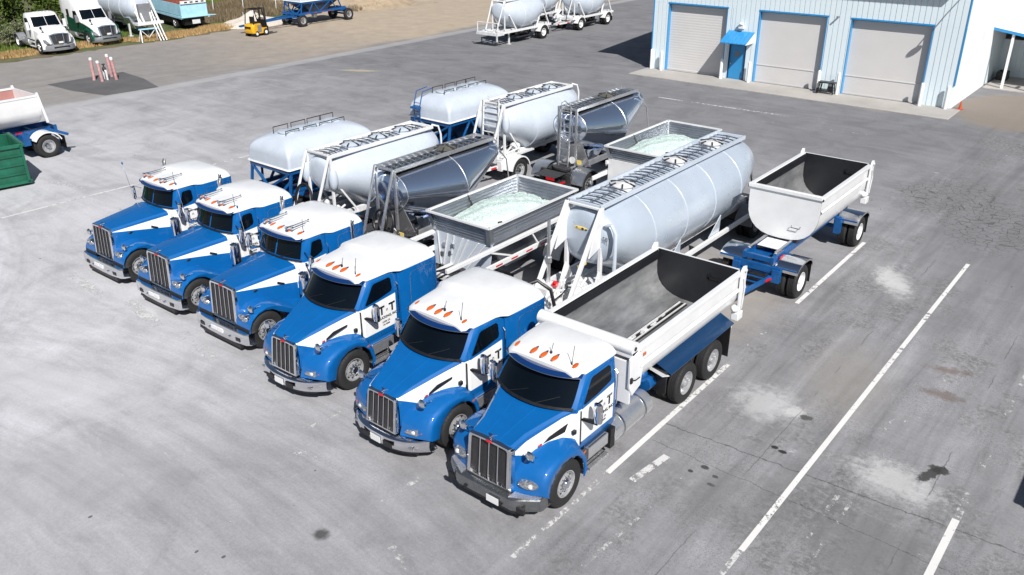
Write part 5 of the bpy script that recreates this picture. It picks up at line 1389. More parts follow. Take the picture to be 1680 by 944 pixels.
stripe(-1.52, 12.0, -1.52, 15.6, .14, 'line_good'); stripe(-1.52, 15.6, -1.55, 26.0, .14, 'line_faint')
stripe(-10.7, 8.9, -10.62, 10.0, .12, 'line_worn'); stripe(-17.25, 10.2, -17.15, 11.3, .12, 'line_worn'); stripe(-13.9, 9.8, -13.8, 10.9, .10, 'line_faint')
stripe(-7.1, 12.7, -6.95, 13.9, .17, 'line_worn'); stripe(-6.5, 10.0, -6.3, 13.6, .09, 'line_faint')
stripe(-33.9, 9.0, -33.3, 22.4, .15, 'line_mid'); stripe(-24.4, 43.7, -16.7, 44.0, .14, 'line_mid'); stripe(-17.4, 42.1, -12.2, 42.9, .14, 'line_faint'); stripe(-7.6, 43.9, -5.0, 42.6, .16, 'line_faint')
stripe(-3.6, 12.0, -3.55, 18.5, .10, 'line_faint', .007); stripe(-3.3, 12.5, -3.3, 19, .07, 'line_faint', .007); stripe(-.6, 16, -.5, 24, .2, 'line_faint', .007); stripe(-3.1, 18, -3.1, 21, .08, 'line_faint', .007)
def worn_patch(px, py, dx, dy, w):
    stripe(px, py, px+dx, py+dy, w, 'scuff', .008)
worn_patch(-26.7, 10.5, 2.2, -.2, .30); worn_patch(-23.4, 10.6, 2.2, -.3, .34); worn_patch(-20.4, 10.5, 2.1, -.3, .34); worn_patch(-13.4, 9.0, 1.2, .1, .22); worn_patch(-9.6, 8.2, 1.2, -.4, .16); worn_patch(-12.6, 6.7, .5, -.4, .10); worn_patch(-36.5, 14.6, 1.6, .5, .4)

# ================================================================ warehouse
BX0, BX1, BY, BH = -29.1, -10.45, 50.8, 6.85
bd = thing('warehouse', 'light blue ribbed metal warehouse with three roller doors and a blue canopied side door', 'building', (0, 0, 0))
M['ribbed'] = mat('pale_blue_siding', (.71, .81, .86), .45, coat=.1, var=.05, vscale=.3)
M['side_white'] = mat('white_siding', (.80, .81, .82), .45, var=.04, vscale=.3)
M['trim_blue'] = mat('blue_trim', (.03, .27, .58), .4, coat=.3, var=.08)
M['roller'] = mat('roller_door_grey', (.62, .61, .605), .5, var=.08, vscale=.4)
doors = [(-28.0, -23.95), (-21.85, -17.78), (-16.38, -12.06)]
DH = 4.25
openings = doors[:]
mb = MB()
def panels(x0, x1, z0, z1, y=BY):
    mb.box(x0, x1, y, y+.32, z0, z1)
    p = .30; i0 = math.ceil((x0-BX0)/p-.001)
    xs = [x0]+[BX0+i*p for i in range(i0, int((x1-BX0)/p)+1)]+[x1]
    for a, b in zip(xs, xs[1:]):
        if b-a > .08: mb.box(a+.022, b-.022, y-.035, y+.01, z0, z1)
panels(BX0, BX1, DH+.001, BH)
segs_ = [(BX0, doors[0][0]), (doors[0][1], -23.60), (-22.50, doors[1][0]), (doors[1][1], doors[2][0]), (doors[2][1], BX1)]
for a, b in segs_: panels(a, b, .0, DH)
panels(-23.60, -22.50, 2.15, DH)
mb.build('front_wall', 'ribbed', bd)
mb = MB(); mb.box(BX1-.2, BX1, BY+.33, 58.2, 0, BH)
for i in range(24): mb.box(BX1-.01, BX1+.02, BY+.25+i*.30+.02, BY+.25+i*.30+.26, 0, BH)
mb.box(BX1-.2, BX1, 58.2, 90, 3.44, BH)
mb.build('side_wall', 'side_white', bd)
mb = MB(); mb.box(BX0, BX0+.2, BY+.33, 72, 0, BH); mb.box(BX0+.2, -4, 71.8, 72, 0, BH); mb.build('rear_wall', 'side_white', bd)
mb = MB()
mb.prism([V(BX0-.3, BY-1.0, BH+.02), V(BX1, BY-1.0, BH+.02), V(BX1, 61.4, BH+2.3), V(BX0-.3, 61.4, BH+2.3)], (0, 0, .12))
mb.prism([V(BX0-.3, 61.4, BH+2.3), V(BX1, 61.4, BH+2.3), V(BX1, 72.5, BH), V(BX0-.3, 72.5, BH)], (0, 0, .12))
mb.prism([V(BX1-.06, BY, BH-.1), V(BX1-.06, 61.4, BH+2.25), V(BX1-.06, 72, BH-.1)], (.05, 0, 0)); mb.prism([V(BX0+.01, BY, BH-.1), V(BX0+.01, 61.4, BH+2.25), V(BX0+.01, 72, BH-.1)], (.05, 0, 0))
mb.build('roof', 'side_white', bd)
mb = MB(); mb.box(BX1-.03, BX1+.03, BY-.06, BY+.12, 1.25, BH); mb.box(BX0-.03, BX0+.05, BY-.06, BY+.1, 1.25, BH); mb.build('corner_trim', 'trim_blue', bd)
for k, (a, b) in enumerate(doors):
    mb = MB(); n = 26 if k == 0 else 52
    prof = []
    for i in range(n):
        z = .02+i*(DH-.1)/n; h = (DH-.1)/n
        prof += [(0, z), (-.018 if k == 0 else -.006, z+h*.5), (0, z+h*.96)]
    mb.loft([[V(x, BY+.25+dy, z) for dy, z in prof] for x in (a-.05, b+.05)], False, False)
    rd = mb.build('roller_door', 'roller', bd)
    mb = MB(); mb.box(a, b, BY+.21, BY+.245, .02, .14 if k == 0 else .10)
    if k: mb.box(a, b, BY+.22, BY+.245, 1.05, 1.10)
    mb.build('door_rail', 'roller', rd)
    mb = MB()
    mb.box(a-.03, a+.005, BY-.05, BY+.30, 0, DH); mb.box(b-.005, b+.03, BY-.05, BY+.30, 0, DH); mb.box(a-.06, b+.06, BY-.06, BY+.30, DH-.02, DH+.07)
    mb.build('door_frame', 'trim_blue', bd)
mb = MB(); mb.box(-23.58, -22.52, BY+.04, BY+.10, .02, 2.13); pd_ = mb.build('side_door', 'trim_blue', bd)
mb = MB(); mb.box(-23.60, -23.55, BY-.05, BY+.1, 0, 2.17); mb.box(-22.55, -22.50, BY-.05, BY+.1, 0, 2.17); mb.box(-23.6, -22.5, BY-.05, BY+.1, 2.12, 2.17); mb.build('door_frame', 'navy', pd_)
mb = MB(); mb.ball((-23.45, BY-.01, 1.0), .045, 8, 6); mb.build('door_knob', 'chrome', pd_)
mb = MB(); mb.prism([V(-23.22, BY+.035, 1.45), V(-22.92, BY+.035, 1.45), V(-22.92, BY+.035, 1.75), V(-23.22, BY+.035, 1.75)], (0, -.004, 0)); mb.build('door_notice', 'grey', pd_)
mb = MB(); aw = [(-23.72, 2.92, 50.76), (-22.02, 2.92, 50.76), (-22.20, 2.36, 49.62), (-23.72, 2.36, 49.62)]
mb.prism([V(-23.72, 50.76, 2.92), V(-22.05, 50.76, 2.92), V(-22.05, 49.6, 2.36), V(-23.72, 49.6, 2.36)], (0, 0, .05))
for i in range(7): x = -23.70+i*.268; mb.bar((x, 50.74, 2.985), (x, 49.6, 2.425), .03, .03)
cn = mb.build('canopy', 'trim_blue', bd)
mb = MB()
for x in (-23.72, -22.08): mb.prism([V(x, 50.76, 2.90), V(x, 49.62, 2.35), V(x, 50.76, 2.35)], (.03, 0, 0))
mb.build('canopy_side', 'side_white', cn)
mb = MB(); mb.box(-23.05, -22.75, BY-.25, BY-.04, 3.15, 3.32); mb.ball((-22.9, BY-.2, 3.42), (.17, .14, .10), 12, 6); mb.build('wall_lamp', 'side_white', bd)
mb = MB(); mb.box(-17.0, -16.75, BY-.35, BY-.05, 4.02, 4.12) if False else mb.tube([(-17.15, BY-.03, 4.30), (-17.15, BY-.32, 4.32)], .05, 8); mb.build('wall_lamp', 'grey', bd)
mb = MB(); mb.tube([(-10.60, BY-.06, 6.35), (-10.3, BY-.9, 6.35), (-10.05, BY-1.6, 6.2)], .03, 6); mb.lathe([(.05, .12), (.22, 0), (.20, -.02), (0, .0)], (-10.03, BY-1.68, 6.1), (0, 0, 1), 14); mb.build('wall_lamp', 'trim_blue', bd)
# annex porch on the right side
PZ = 1.6
mb = MB(); mb.box(-10.45, 1.0, 61.9, 62.1, 0, 2.3)
for i in range(38): mb.box(-10.4+i*.3+.02, -10.4+i*.3+.27, 61.87, 61.91, 0, 2.3)
mb.box(-10.65, -10.45, 58.2, 62.1, 0, 3.44)
mb.build('annex_wall', 'ribbed', bd)
mb = MB(); mb.box(-8.2, -7.15, 61.80, 61.86, .06, 2.2); mb.build('side_door', 'trim_blue', bd)
mb = MB(); mb.prism([V(-10.44, 57.8, 3.42), V(1.5, 57.8, PZ), V(1.5, 80, PZ), V(-10.44, 80, 3.42)], (0, 0, .08)); pr_ = mb.build('porch_roof', 'side_white', bd)
mb = MB(); mb.bar((-10.44, 57.78, 3.42), (1.5, 57.78, PZ), .06, .16); mb.build('porch_fascia', 'trim_blue', pr_)
mb = MB()
mb.bm.free()
for x in (-9.35, -8.0): mb = MB(); mb.box(x-.07, x+.07, 57.85, 57.99, .06, 3.42+(PZ-3.42)*(x+10.44)/11.94-.02); mb.build('porch_post', 'side_white', bd)
mb = MB(); mb.prism([V(-8.2, 57.95, .5), V(-6.9, 57.95, 1.9), V(-6.9, 57.95, 2.15), V(-8.2, 57.95, .75)], (0, .06, 0)); mb.build('stair_rail', 'trim_blue', bd)
mb = MB(); mb.box(-10.2, -9.6, 60.3, 61.2, .06, .55); mb.cyl((-9.9, 60.75, .55), (-9.9, 60.75, .62), .2); o = mb.build('storage_box', 'black', None, bevel=.03); tag(o, 'small black box on the porch beside the white side wall', 'box')

bl = None
for i, (x, y) in enumerate([(-28.98, 50.62), (-28.12, 50.42), (-23.86, 50.42), (-22.0, 50.42), (-17.66, 50.42), (-16.5, 50.42), (-11.94, 50.42), (-10.62, 50.5)]):
    lab = ['white steel bollard at the far left corner of the warehouse', 'white steel bollard at the left edge of the first roller door', 'white steel bollard left of the blue side door', 'white steel bollard left of the middle roller door', 'white steel bollard right of the middle roller door by the bench', 'white steel bollard left of the third roller door', 'white steel bollard right of the third roller door', 'white steel bollard at the near right corner of the warehouse'][i]
    if bl is None:
        mb = MB(); mb.lathe([(0, 0), (.095, 0), (.095, 1.15), (.08, 1.21), (.04, 1.25), (0, 1.26)], (0, 0, 0), (0, 0, 1), 16)
        bl = mb.build('bollard', 'side_white', None, loc=(x, y, .05)); tag(bl, lab, 'bollard', 'white bollards beside the roller doors')
    else: dup(bl, (x, y, .05), label=lab)
cone = thing('traffic_cone', 'small orange traffic cone on the asphalt at the warehouse corner', 'traffic cone', (-10.0, 51.15, 0))
mb = MB(); mb.box(-.16, .16, -.16, .16, 0, .03); mb.build('base', 'orange', cone); mb = MB(); mb.cyl((0, 0, .03), (0, 0, .45), .10, .025); mb.build('cone', 'orange', cone)
bn = thing('bench', 'small dark wheeled bench cart in front of the warehouse wall between roller doors', 'bench', (-17.05, 50.25, .05))
mb = MB(); mb.box(-.48, .48, -.22, .22, .62, .68); mb.build('seat', 'rust_dark' if 'rust_dark' in M else 'black', bn, bevel=.01)
for sx_ in (-1, 1):
    for sy_ in (-1, 1):
        mb = MB(); mb.bar((sx_*.36, sy_*.16, .62), (sx_*.44, sy_*.2, .03), .06); mb.build('leg', 'black', bn)
mb = MB(); mb.box(-.38, .38, -.18, .18, .16, .20); mb.lathe([(0, 0), (.12, 0), (.12, .3), (0, .3)], (.1, -.1, .34), (1, 0, 0), 12); mb.lathe([(.16, 0), (.16, .08), (0, .08)], (-.5, -.2, .18), (1, 0, 0), 14); mb.build('lower_shelf', 'black', bn)

# ================================================================ left edge: container and end-dump trailer
ct = thing('waste_container', 'open green steel roll-off container with ribbed sides at the left edge', 'container', (-36.95, 13.85, 0), 0)
M['container_in'] = mat('container_inside', (.03, .07, .05), .8, var=.5, vscale=2)
L_, W_, H_ = 6.2, 2.3, 1.72   # extends toward -x, -y from the near corner
mb = MB()
x0, x1, y0, y1 = -2.3, 0, -6.0, 0
mb.box(x0, x1, y0, y0+.06, .15, H_); mb.box(x0, x1, y1-.06, y1, .15, H_); mb.box(x1-.06, x1, y0+.06, y1-.06, .15, H_); mb.box(x0, x0+.06, y0+.06, y1-.06, .15, H_); mb.box(x0, x1, y0, y1, .12, .2)
sh_ = mb.build('shell', ['green'], ct)
mb = MB()
for z in (H_-.02, .18):
    for a, b in (((x0, y0-.03, z), (x1+.03, y0-.03, z)), ((x1+.03, y0-.03, z), (x1+.03, y1+.03, z)), ((x0, y1+.03, z), (x1+.03, y1+.03, z))): mb.bar(a, b, .12, .12)
mb.build('rim', 'green', ct)
for i in range(7):
    x = x1-.05-i*.9; mb = MB(); mb.box(x-.05, x+.05, y0-.10, y0-.0, .15, H_); mb.build('side_rib', 'green', ct)
for y in (y0+.05, (y0+y1)/2, y1-.05): mb = MB(); mb.box(x1, x1+.09, y-.05, y+.05, .15, H_); mb.build('side_rib', 'green', ct)
mb = MB()
for z in (.55, .92, 1.3): mb.box(x0, x1, y0-.06, y0, z-.03, z+.03); mb.box(x1, x1+.05, y0, y1, z-.03, z+.03)
mb.build('cross_rib', 'green', ct)
ct.rotation_euler = (0, 0, math.radians(-10))

ed = thing('end_dump_trailer', 'white half-round dump trailer on a blue frame behind the green container at the left edge', 'dump trailer', (-41.45, 16.15, 0), 0)
# runs toward -y from the axle
usec = None
def small_bed(t, y0, y1, zt, zf, w):
    def us(y, off=0.0, top=zt):
        r = [V(-w-off, y, top)]
        for i in range(13):
            a = PI*i/12; r.append(V(-math.cos(a)*(w+off), y, lerp(zf-off+(zt-zf)*.55, zf-off, math.sin(a))))
        return r+[V(w+off, y, top)]
    mb = MB(); mb.loft([us(y0), us(y1)], False, False); mb.build('bed_lining', 'rust_pale', t, ang=60)
    mb = MB(); mb.loft([us(y0, .06), us(y1, .06)], False, False); mb.build('bed_shell', 'white', t, ang=60)
    pts = us(y1, .05, zt+.02); mb = MB(); mb.loft([pts, [p+V(0, .07, 0) for p in pts]]); mb.build('tailgate', 'white', t)
    for s in (-1, 1):
        mb = MB(); mb.box(s*(w+.03)-.05, s*(w+.03)+.05, y0, y1, zt-.06, zt+.03); mb.build('top_rail', 'white', t, bevel=.01)
        mb = MB(); mb.bar((s*(w+.05), y1+.02, zt+.12), (s*(w+.05), y1+.22, zf+.1), .08, .10, (0, 1, 0)); mb.build('gate_post', 'white', t)
M['rust_pale'] = mat('worn_pink_primer', (.45, .22, .20), .7, var=.4, vscale=1.5)
small_bed(ed, -6.0, .05, 2.85, 1.5, 1.17)
frame_ladder(ed, -6.2, .9, 1.10, .5, 'frame_blue', .16)
for s in (-1, 1):
    wheel(ed, s*1.2, .1, 'steer' if False else 'steel', True); round_fender(ed, s, .1, .66, .62, 1.24, 'white', 20, 150); mudflap(ed, s, .62, 1.2, .85, .25, .85)
    mb = MB(); mb.box(min(s*.4, s*1.1), max(s*.4, s*1.1), -.9, -.6, .7, 1.2); mb.bar((s*1.0, .3, 1.25), (s*1.05, 1.1, .85), .12); mb.build('side_bracket', 'frame_blue', ed)
    mb = MB()
    for i in range(5): mb.box(s*.66-.005, s*.66+.005, -3.4+i*.6, -3.1+i*.6, 1.18, 1.25)
    mb.build('reflector', 'red', ed)
mb = MB(); mb.tube([(-0.9, .1, .52), (0.9, .1, .52)], 0.08); mb.box(-.5, .5, -.4, .6, .6, 1.0); mb.build('axle', 'frame_blue', ed)

# ================================================================ four faded posts round a valve
pg = 'faded red posts around the valve'
p0 = None
for i, (x, y, h, tl) in enumerate([(-55.26, 25.98, 1.42, -.05), (-54.49, 26.11, 1.30, -.06), (-55.45, 27.25, 1.45, -.03), (-54.30, 26.95, 1.45, -.04)]):
    lab = ['faded red steel post, leftmost of the four around the valve', 'shorter faded red post at the front of the four, second from the left', 'faded red post standing behind the valve, third from the left', 'faded red steel post, rightmost of the four around the valve'][i]
    if p0 is None:
        p0 = thing('guard_post', lab, 'bollard', (x, y, 0), 0, pg)
        mb = MB(); mb.lathe([(0, 0), (.10, 0), (.10, 1.34), (0, 1.35)], (0, 0, 0), (0, 0, 1), 14); mb.build('post', 'pink', p0)
        mb = MB(); mb.lathe([(.105, 1.26), (.105, 1.38), (.06, 1.43), (0, 1.44)], (0, 0, 0), (0, 0, 1), 14); mb.build('cap', 'white_dirty', p0)
        r = p0
    else: r = dup(p0, (x, y, 0), label=lab, group=pg)
    r.rotation_euler = (tl, tl*1.5, i*.7); r.scale = (1, 1, h/1.44)
vv = thing('water_valve', 'grey and white pipe valve between the faded red posts', 'valve', (-54.85, 26.55, 0))
mb = MB(); mb.tube([(-.2, 0, 0), (-.2, 0, .55), (0, 0, .65), (.2, 0, .55), (.2, 0, 0)], .06, 8); mb.build('pipe', 'white_dirty', vv)
mb = MB(); mb.ball((0, 0, .68), (.14, .12, .14), 10, 8); mb.cyl((0, 0, .7), (0, 0, .98), .04); mb.lathe([(.11, .95), (.11, .99), (0, .99)], (0, 0, 0), (0, 0, 1), 12); mb.build('valve_body', 'grease', vv)
# ================================================================ highway tractors at the far left
def highway_truck(t, low, up_, tall, wheelbase):
    # body loft along y, sections with full shape
    def sec(y, w, z1, zc, zb=.75, zm=None):
        half = [V(w, y, zb), V(w, y, lerp(zb, z1, .5)), V(w-.02, y, z1-.12), V(w-.12, y, z1), V(w*.5, y, lerp(z1, zc, .85)), V(0, y, zc)]
        return half+[V(-p.x, p.y, p.z) for p in half[:-1][::-1]]
    mb = MB(); mb.loft([sec(.28, .80, 1.34, 1.44), sec(.36, .88, 1.42, 1.52), sec(.8, 1.02, 1.52, 1.60), sec(1.35, 1.08, 1.66, 1.76), sec(1.9, 1.10, 1.78, 1.88)]); hood = mb.build('hood', up_, t)
    for s in (-1, 1):
        mb = MB(); rings = []
        for a in [math.radians(190-i*14) for i in range(15)]:
            c, s_ = math.cos(a), math.sin(a)
            rings.append([V(s*1.17, 1.15+.56*c, .52+.56*s_), V(s*1.2, 1.15+.70*c, .52+.68*s_), V(s*1.10, 1.15+.82*c, .55+.78*s_), V(s*.85, 1.15+.8*c, .58+.86*s_)])
        mb.loft(rings, False, False); fd = mb.build('fender', low, t, ang=60)
        mb = MB(); mb.loft([[V(s*(1.14), 1.15+.56*math.cos(a), .52+.56*math.sin(a)), V(s*.5, 1.15+.56*math.cos(a), .52+.56*math.sin(a))] for a in [math.radians(190-i*20) for i in range(11)]], False, False); mb.build('wheel_arch', 'black', fd)
        mb = MB(); mb.loft([[V(s*x, y, z) for x, y, z in ((.72, .24, .80), (.95, .30, .78), (1.12, .50, .86), (1.10, .62, 1.10), (.90, .36, 1.06))], [V(s*x, y-.05, z) for x, y, z in ((.74, .24, .82), (.95, .30, .80), (1.10, .48, .88), (1.08, .58, 1.06), (.90, .36, 1.03))]]); mb.build('headlight', 'lamp', t)
        wheel(t, s*1.2, 1.15, 'steel')
        mb = MB(); mb.box(s*1.32-.10, s*1.32+.10, 2.12, 2.22, 1.65, 2.2); mb.bar((s*1.05, 2.25, 1.7), (s*1.3, 2.18, 1.7), .05); mb.build('mirror', 'white' if not tall else 'grey', t)
        mb = MB(); mb.bar((s*.80, .75, 1.55), (s*.98, .62, 1.85), .04); mb.ball((s*.99, .60, 1.9), (.09, .06, .11), 10, 6); mb.build('hood_mirror', 'black', t)
        if s: fuel_tank(t, s, 3.3, 4.6, z=.62, x=.84)
        mb = MB(); mb.box(min(s*.7, s*1.12), max(s*.7, s*1.12), 2.1, 3.1, .4, .46); mb.box(min(s*.8, s*1.12), max(s*.8, s*1.12), 2.15, 3.05, .72, .80); mb.build('step', 'alu' if tall else 'white', t)
    # grille
    mb = MB(); rings = []
    def gp(u, v, o): return V(u*lerp(.58, .72, v), lerp(.06, .20, v)+.07*abs(u)**2-o, lerp(.66, 1.50, v)-.10*abs(u)**3*v)
    out = [(-1, 0), (-1, .5), (-1, 1), (-.5, 1), (0, 1), (.5, 1), (1, 1), (1, .5), (1, 0), (0, 0)]
    mb.loft([[gp(u, v, -.08) for u, v in out], [gp(u, v, .03) for u, v in out], [gp(u*.86, .08+v*.82, .03) for u, v in out], [gp(u*.86, .08+v*.82, -.05) for u, v in out]], True, False)
    g = mb.build('grille_surround', 'chrome', t)
    mb = MB(); mb.loft([[gp(u*.9, v, -.03) for u in (-1, -.5, 0, .5, 1)] for v in (.05, .5, .95)], False, False); mb.build('grille_mesh', 'mesh_dark', g)
    mb = MB()
    for u in (-.42, .42): mb.bar(gp(u, .06, .02), gp(u, .94, .02), .035)
    mb.build('grille_bar', 'chrome', g)
    mb = MB(); mb.box(-.16, .16, -.02, .01, .80, .93); mb.build('licence_plate', 'white', g)
    mb = MB(); us = [-1+i/8 for i in range(17)]
    mb.loft([[V(1.2*u*.99, .02+.50*abs(u)**3+dy, z) for dy, z in ((.1, .28), (0, .30), (-.03, .45), (.0, .64), (.10, .68))] for u in us], False, False)
    b = mb.build('bumper', 'grey' if not tall else 'slat_alu', t, solid=.02)
    mb = MB(); mb.box(-.55, .55, -.03, 0.0, .50, .58); mb.build('bumper_slot', 'black', b)
    # cab
    zt = 2.62; mb = MB()
    mb.loft([cab_ring(.95, 1.9, 2.0, 3.5, 1.06, 1.10), cab_ring(1.75, 1.85, 2.02, 3.5, 1.06, 1.12), cab_ring(2.55, 2.35, 2.55, 3.5, .98, 1.04), cab_ring(2.68, 2.45, 2.65, 3.5, .92, .98), cab_ring(2.74, 2.6, 2.8, 3.45, .8, .85)])
    mb.build('cab', up_, t)
    mb = MB()
    def fr(u, tt, off=.012):
        return V(tt*lerp(1.04, .96, u), lerp(1.85, 2.35, u)+lerp(.17, .2, u)*abs(tt)**2.2-off, lerp(1.75, 2.55, u)+off*.5)
    for a, b_ in ((-.92, -.015), (.015, .92)): mb.loft([[fr(u, lerp(a, b_, i/6)) for i in range(7)] for u in (.1, .5, .93)], False, False)
    mb.build('windshield', 'glass', t)
    for s in (-1, 1):
        mb = MB(); mb.prism([V(s*1.105, y, z) for y, z in ((2.25, 1.85), (3.15, 1.80), (3.12, 2.42), (2.60, 2.45))], (s*.012, 0, 0)); 
        mb.build('door_window', 'glass', t)
        if low != up_:
            mb = MB(); mb.prism([V(s*1.12, y, z) for y, z in ((1.95, .9), (5.1, .9), (5.1, 2.15), (3.2, 1.85), (1.95, 1.62))], (s*.015, 0, 0)); mb.build('lower_panel', low, t)
            mb = MB(); mb.prism([V(s*1.10, y, z) for y, z in ((.62, .95), (1.95, 1.0), (1.95, 1.62), (.62, 1.36))], (s*.02, 0, 0)); mb.build('hood_panel', low, t)
    y1 = 3.5
    if tall:
        rings = []
        for y, w, z in ((2.62, .80, 2.66), (2.75, .95, 2.92), (3.1, 1.06, 3.22), (3.5, 1.12, 3.40), (4.6, 1.14, 3.45), (5.1, 1.12, 3.40), (5.2, 1.08, 3.30)):
            r = [V(w, y, .95 if y > 3.3 else 2.4), V(w, y, z-.3), V(w-.05, y, z-.1), V(w-.2, y, z), V(0, y, z+.05)]
            rings.append(r+[V(-p.x, p.y, p.z) for p in r[:-1][::-1]])
        mb = MB(); mb.loft(rings); mb.build('sleeper', up_, t); y1 = 5.2
        for s in (-1, 1):
            mb = MB(); mb.prism([V(s*1.145, y, z) for y, z in ((3.75, 2.0), (4.15, 2.0), (4.15, 2.5), (3.75, 2.5))], (s*.012, 0, 0)); mb.build('sleeper_window', 'glass', t)
    else:
        mb = MB()
        for x in (-.5, -.25, 0, .25, .5): mb.ball((x, 2.75, 2.76), (.05, .08, .04), 8, 5)
        mb.build('roof_fairing_mounts', 'white', t)
    chassis(t, 1.8, wheelbase+1.7, 'grease')
    for y in ((wheelbase, wheelbase+1.3) if tall else (wheelbase+.4,)):
        for s in (-1, 1):
            wheel(t, s*1.2, y, 'white', True)
            round_fender(t, s, y, .60, .65, 1.22, 'grey', 10, 170)
    mb = MB(); mb.lathe([(0.45, 0), (0.45, 0.06), (0, 0.06)], (0, wheelbase+.5, 1.02), (0, 0, 1), 20); mb.build('fifth_wheel', 'grease', t)
f1 = thing('highway_tractor', 'plain white day-cab highway tractor parked by the bushes at the far left', 'truck', (-66.1, 29.25, 0), math.radians(86))
highway_truck(f1, 'white', 'white', False, 5.0)
f2 = thing('highway_tractor', 'white and dark green sleeper highway tractor with a tall roof', 'truck', (-67.0, 33.4, 0), math.radians(88))
highway_truck(f2, 'dkgreen', 'white', True, 6.2)

# white tank shell lying at the left edge
lt = thing('tank_shell', 'white tank shell lying on the grass at the left edge of the yard', 'tank', (-72.2, 25.1, .0), math.radians(20))
mb = MB(); mb.lathe([(0, 0), (.6, .03), (.95, .15), (1.05, .4), (1.05, 4.0), (.9, 4.3), (0, 4.4)], (1.6, .9, 1.05), (-1, -.45, 0), 28); mb.build('shell', 'tank_white', lt)
mb = MB(); mb.ball((1.62, .92, 1.05), (.06, .05, .12), 8, 6); mb.build('valve', 'black', lt)
mb = MB(); mb.box(.3, 1.2, .2, .9, 0, .2); mb.build('support', 'grease', lt)

# white tank trailer parked behind the tractors, nose towards the yard
pt = thing('tank_trailer', 'old white bulk tank trailer parked nose-out beside the dark green tractor', 'tank trailer', (-68.3, 37.3, 0), math.radians(88))
tank_body(pt, [(.2, .5, 3.1, 1.9), (.3, .85, 3.3, 1.6), (.6, 1.02, 3.4, 1.3), (1.8, 1.15, 3.45, 1.05), (6, 1.15, 3.45, 1.05), (7.4, .8, 3.3, 1.8)], 'tank_white', (1.8, 3.6), 'white_dirty')
mb = MB(); mb.prism([V(-.9, 1.0, 1.5), V(.9, 1.0, 1.5), V(.3, 1.4, .55), V(-.3, 1.4, .55)], (0, 1.2, 0)); mb.lathe([(.7, .7), (.2, 0), (.2, -.1), (0, -.1)], (0, 3.6, .75), (0, 0, 1), 20); mb.build('hopper', 'tank_white', pt)
mb = MB()
for s in (-1, 1):
    mb.bar((s*.62, .25, 3.2), (s*.85, -.5, 1.2), .12); mb.bar((s*.45, .25, 2.6), (s*.35, -.35, 1.2), .12); mb.bar((s*.7, .25, 2.0), (s*.6, -.35, 1.2), .10)
mb.box(-1.1, 1.1, -.75, -.15, 1.05, 1.25); mb.box(-.5, .5, -.4, 7.5, .95, 1.1)
mb.build('front_frame', 'white', pt)
mb = MB(); mb.box(-.5, .5, -.1, .2, 1.3, 2.6); mb.build('front_panel', 'grey', pt)
for s in (-1, 1):
    mb = MB(); mb.bar((s*.75, 1.5, 1.0), (s*.75, 1.5, .05), .12); mb.box(s*.75-.15, s*.75+.15, 1.35, 1.65, 0, .05); mb.build('landing_leg', 'white_dirty', pt)
    for y in (6.3,): wheel(pt, s*1.2, y, 'steel', True)
# saw-horse stands and poles in front of it
sg = 'stands in the dry grass'
st0 = thing('support_stand', 'light blue steel trestle stand in the dry grass below the parked white tank', 'stand', (-66.2, 36.2, 0), math.radians(80))
mb = MB(); mb.box(-.75, .75, -.05, .05, .92, 1.02); mb.build('beam', 'ltblue', st0)
for a in (-.6, .6):
    for b_ in (-1, 1): mb = MB(); mb.bar((a, 0, .93), (a+(.12 if a > 0 else -.12), b_*.35, 0), .07); mb.build('leg', 'white_dirty', st0)
mb = MB(); mb.bar((-.55, .05, .9), (0, .05, .3), .05); mb.bar((.55, .05, .9), (0, .05, .3), .05); mb.build('brace', 'white_dirty', st0)
lp = None
for i, lab in enumerate(['white pipe leaning on the trestle stand, nearest the stand', 'white pipe leaning in the dry grass, middle one of three', 'white pipe leaning in the dry grass, farthest from the stand']):
    if lp is None:
        mb = MB(); mb.tube([(0, 0, .05), (-.55, -.10, 1.35)], .05, 8); lp = mb.build('leaning_pipe', 'white', None, loc=(-65.5, 36.75, 0)); tag(lp, lab, 'pipe', 'white pipes by the trestle stand')
    else: dup(lp, (-65.5+i*.05, 36.75+i*.22, 0), label=lab)

# light blue hopper trailer
lb = thing('old_hopper_trailer', 'old light blue bottom-dump trailer with a rusty red inside, parked in the weeds', 'hopper trailer', (-69.0, 42.2, 0), math.radians(84))
mb = MB(); mb.prism([V(-1.15, .0, .95), V(1.15, .0, .95), V(1.15, .1, 2.1), V(-1.15, .1, 2.1)], (0, .06, 0)); fp = mb.build('front_wall', 'ltblue', lb)
mb = MB(); mb.box(-1.15, 1.15, -.02, .10, 2.1, 2.35)
mb.build('front_trim', 'white', fp)
mb = MB()
for i in range(4): mb.box(-.8+i*.5, -.55+i*.5, -.04, -.02, 2.18, 2.28)
mb.build('clearance_label', 'black', fp)
for s in (-1, 1):
    mb = MB(); mb.prism([V(s*1.15, .05, 1.15), V(s*1.15, .05, 2.1), V(s*1.18, 7.0, 2.2), V(s*1.18, 7.0, 1.35)], (s*.05, 0, 0)); mb.build('side_wall', 'ltblue', lb)
    mb = MB(); mb.bar((s*1.2, -.1, 1.0), (s*1.1, 5.5, 1.15), .18, .20); mb.build('side_rail', 'ltblue', lb)
    for y in (1.6, 5.6): wheel(lb, s*1.2, y, 'steel', True, .46)
mb = MB(); mb.prism([V(-1.1, .3, 1.7), V(1.1, .3, 1.7), V(1.1, 6.9, 1.8), V(-1.1, 6.9, 1.8)], (0, 0, .05)); mb.build('bed_floor', 'rust', lb)
mb = MB(); mb.ball((0, 3.2, 2.0), (.9, 2.3, .35), 14, 8); mb.build('tarp_bundle', 'rust', lb)
mb = MB(); mb.prism([V(-1.3, -.2, 1.0), V(1.9, -.1, 1.0), V(1.6, .5, .98), V(-1.3, .6, .98)], (0, 0, .05)); mb.build('front_deck', 'ltblue', lb)
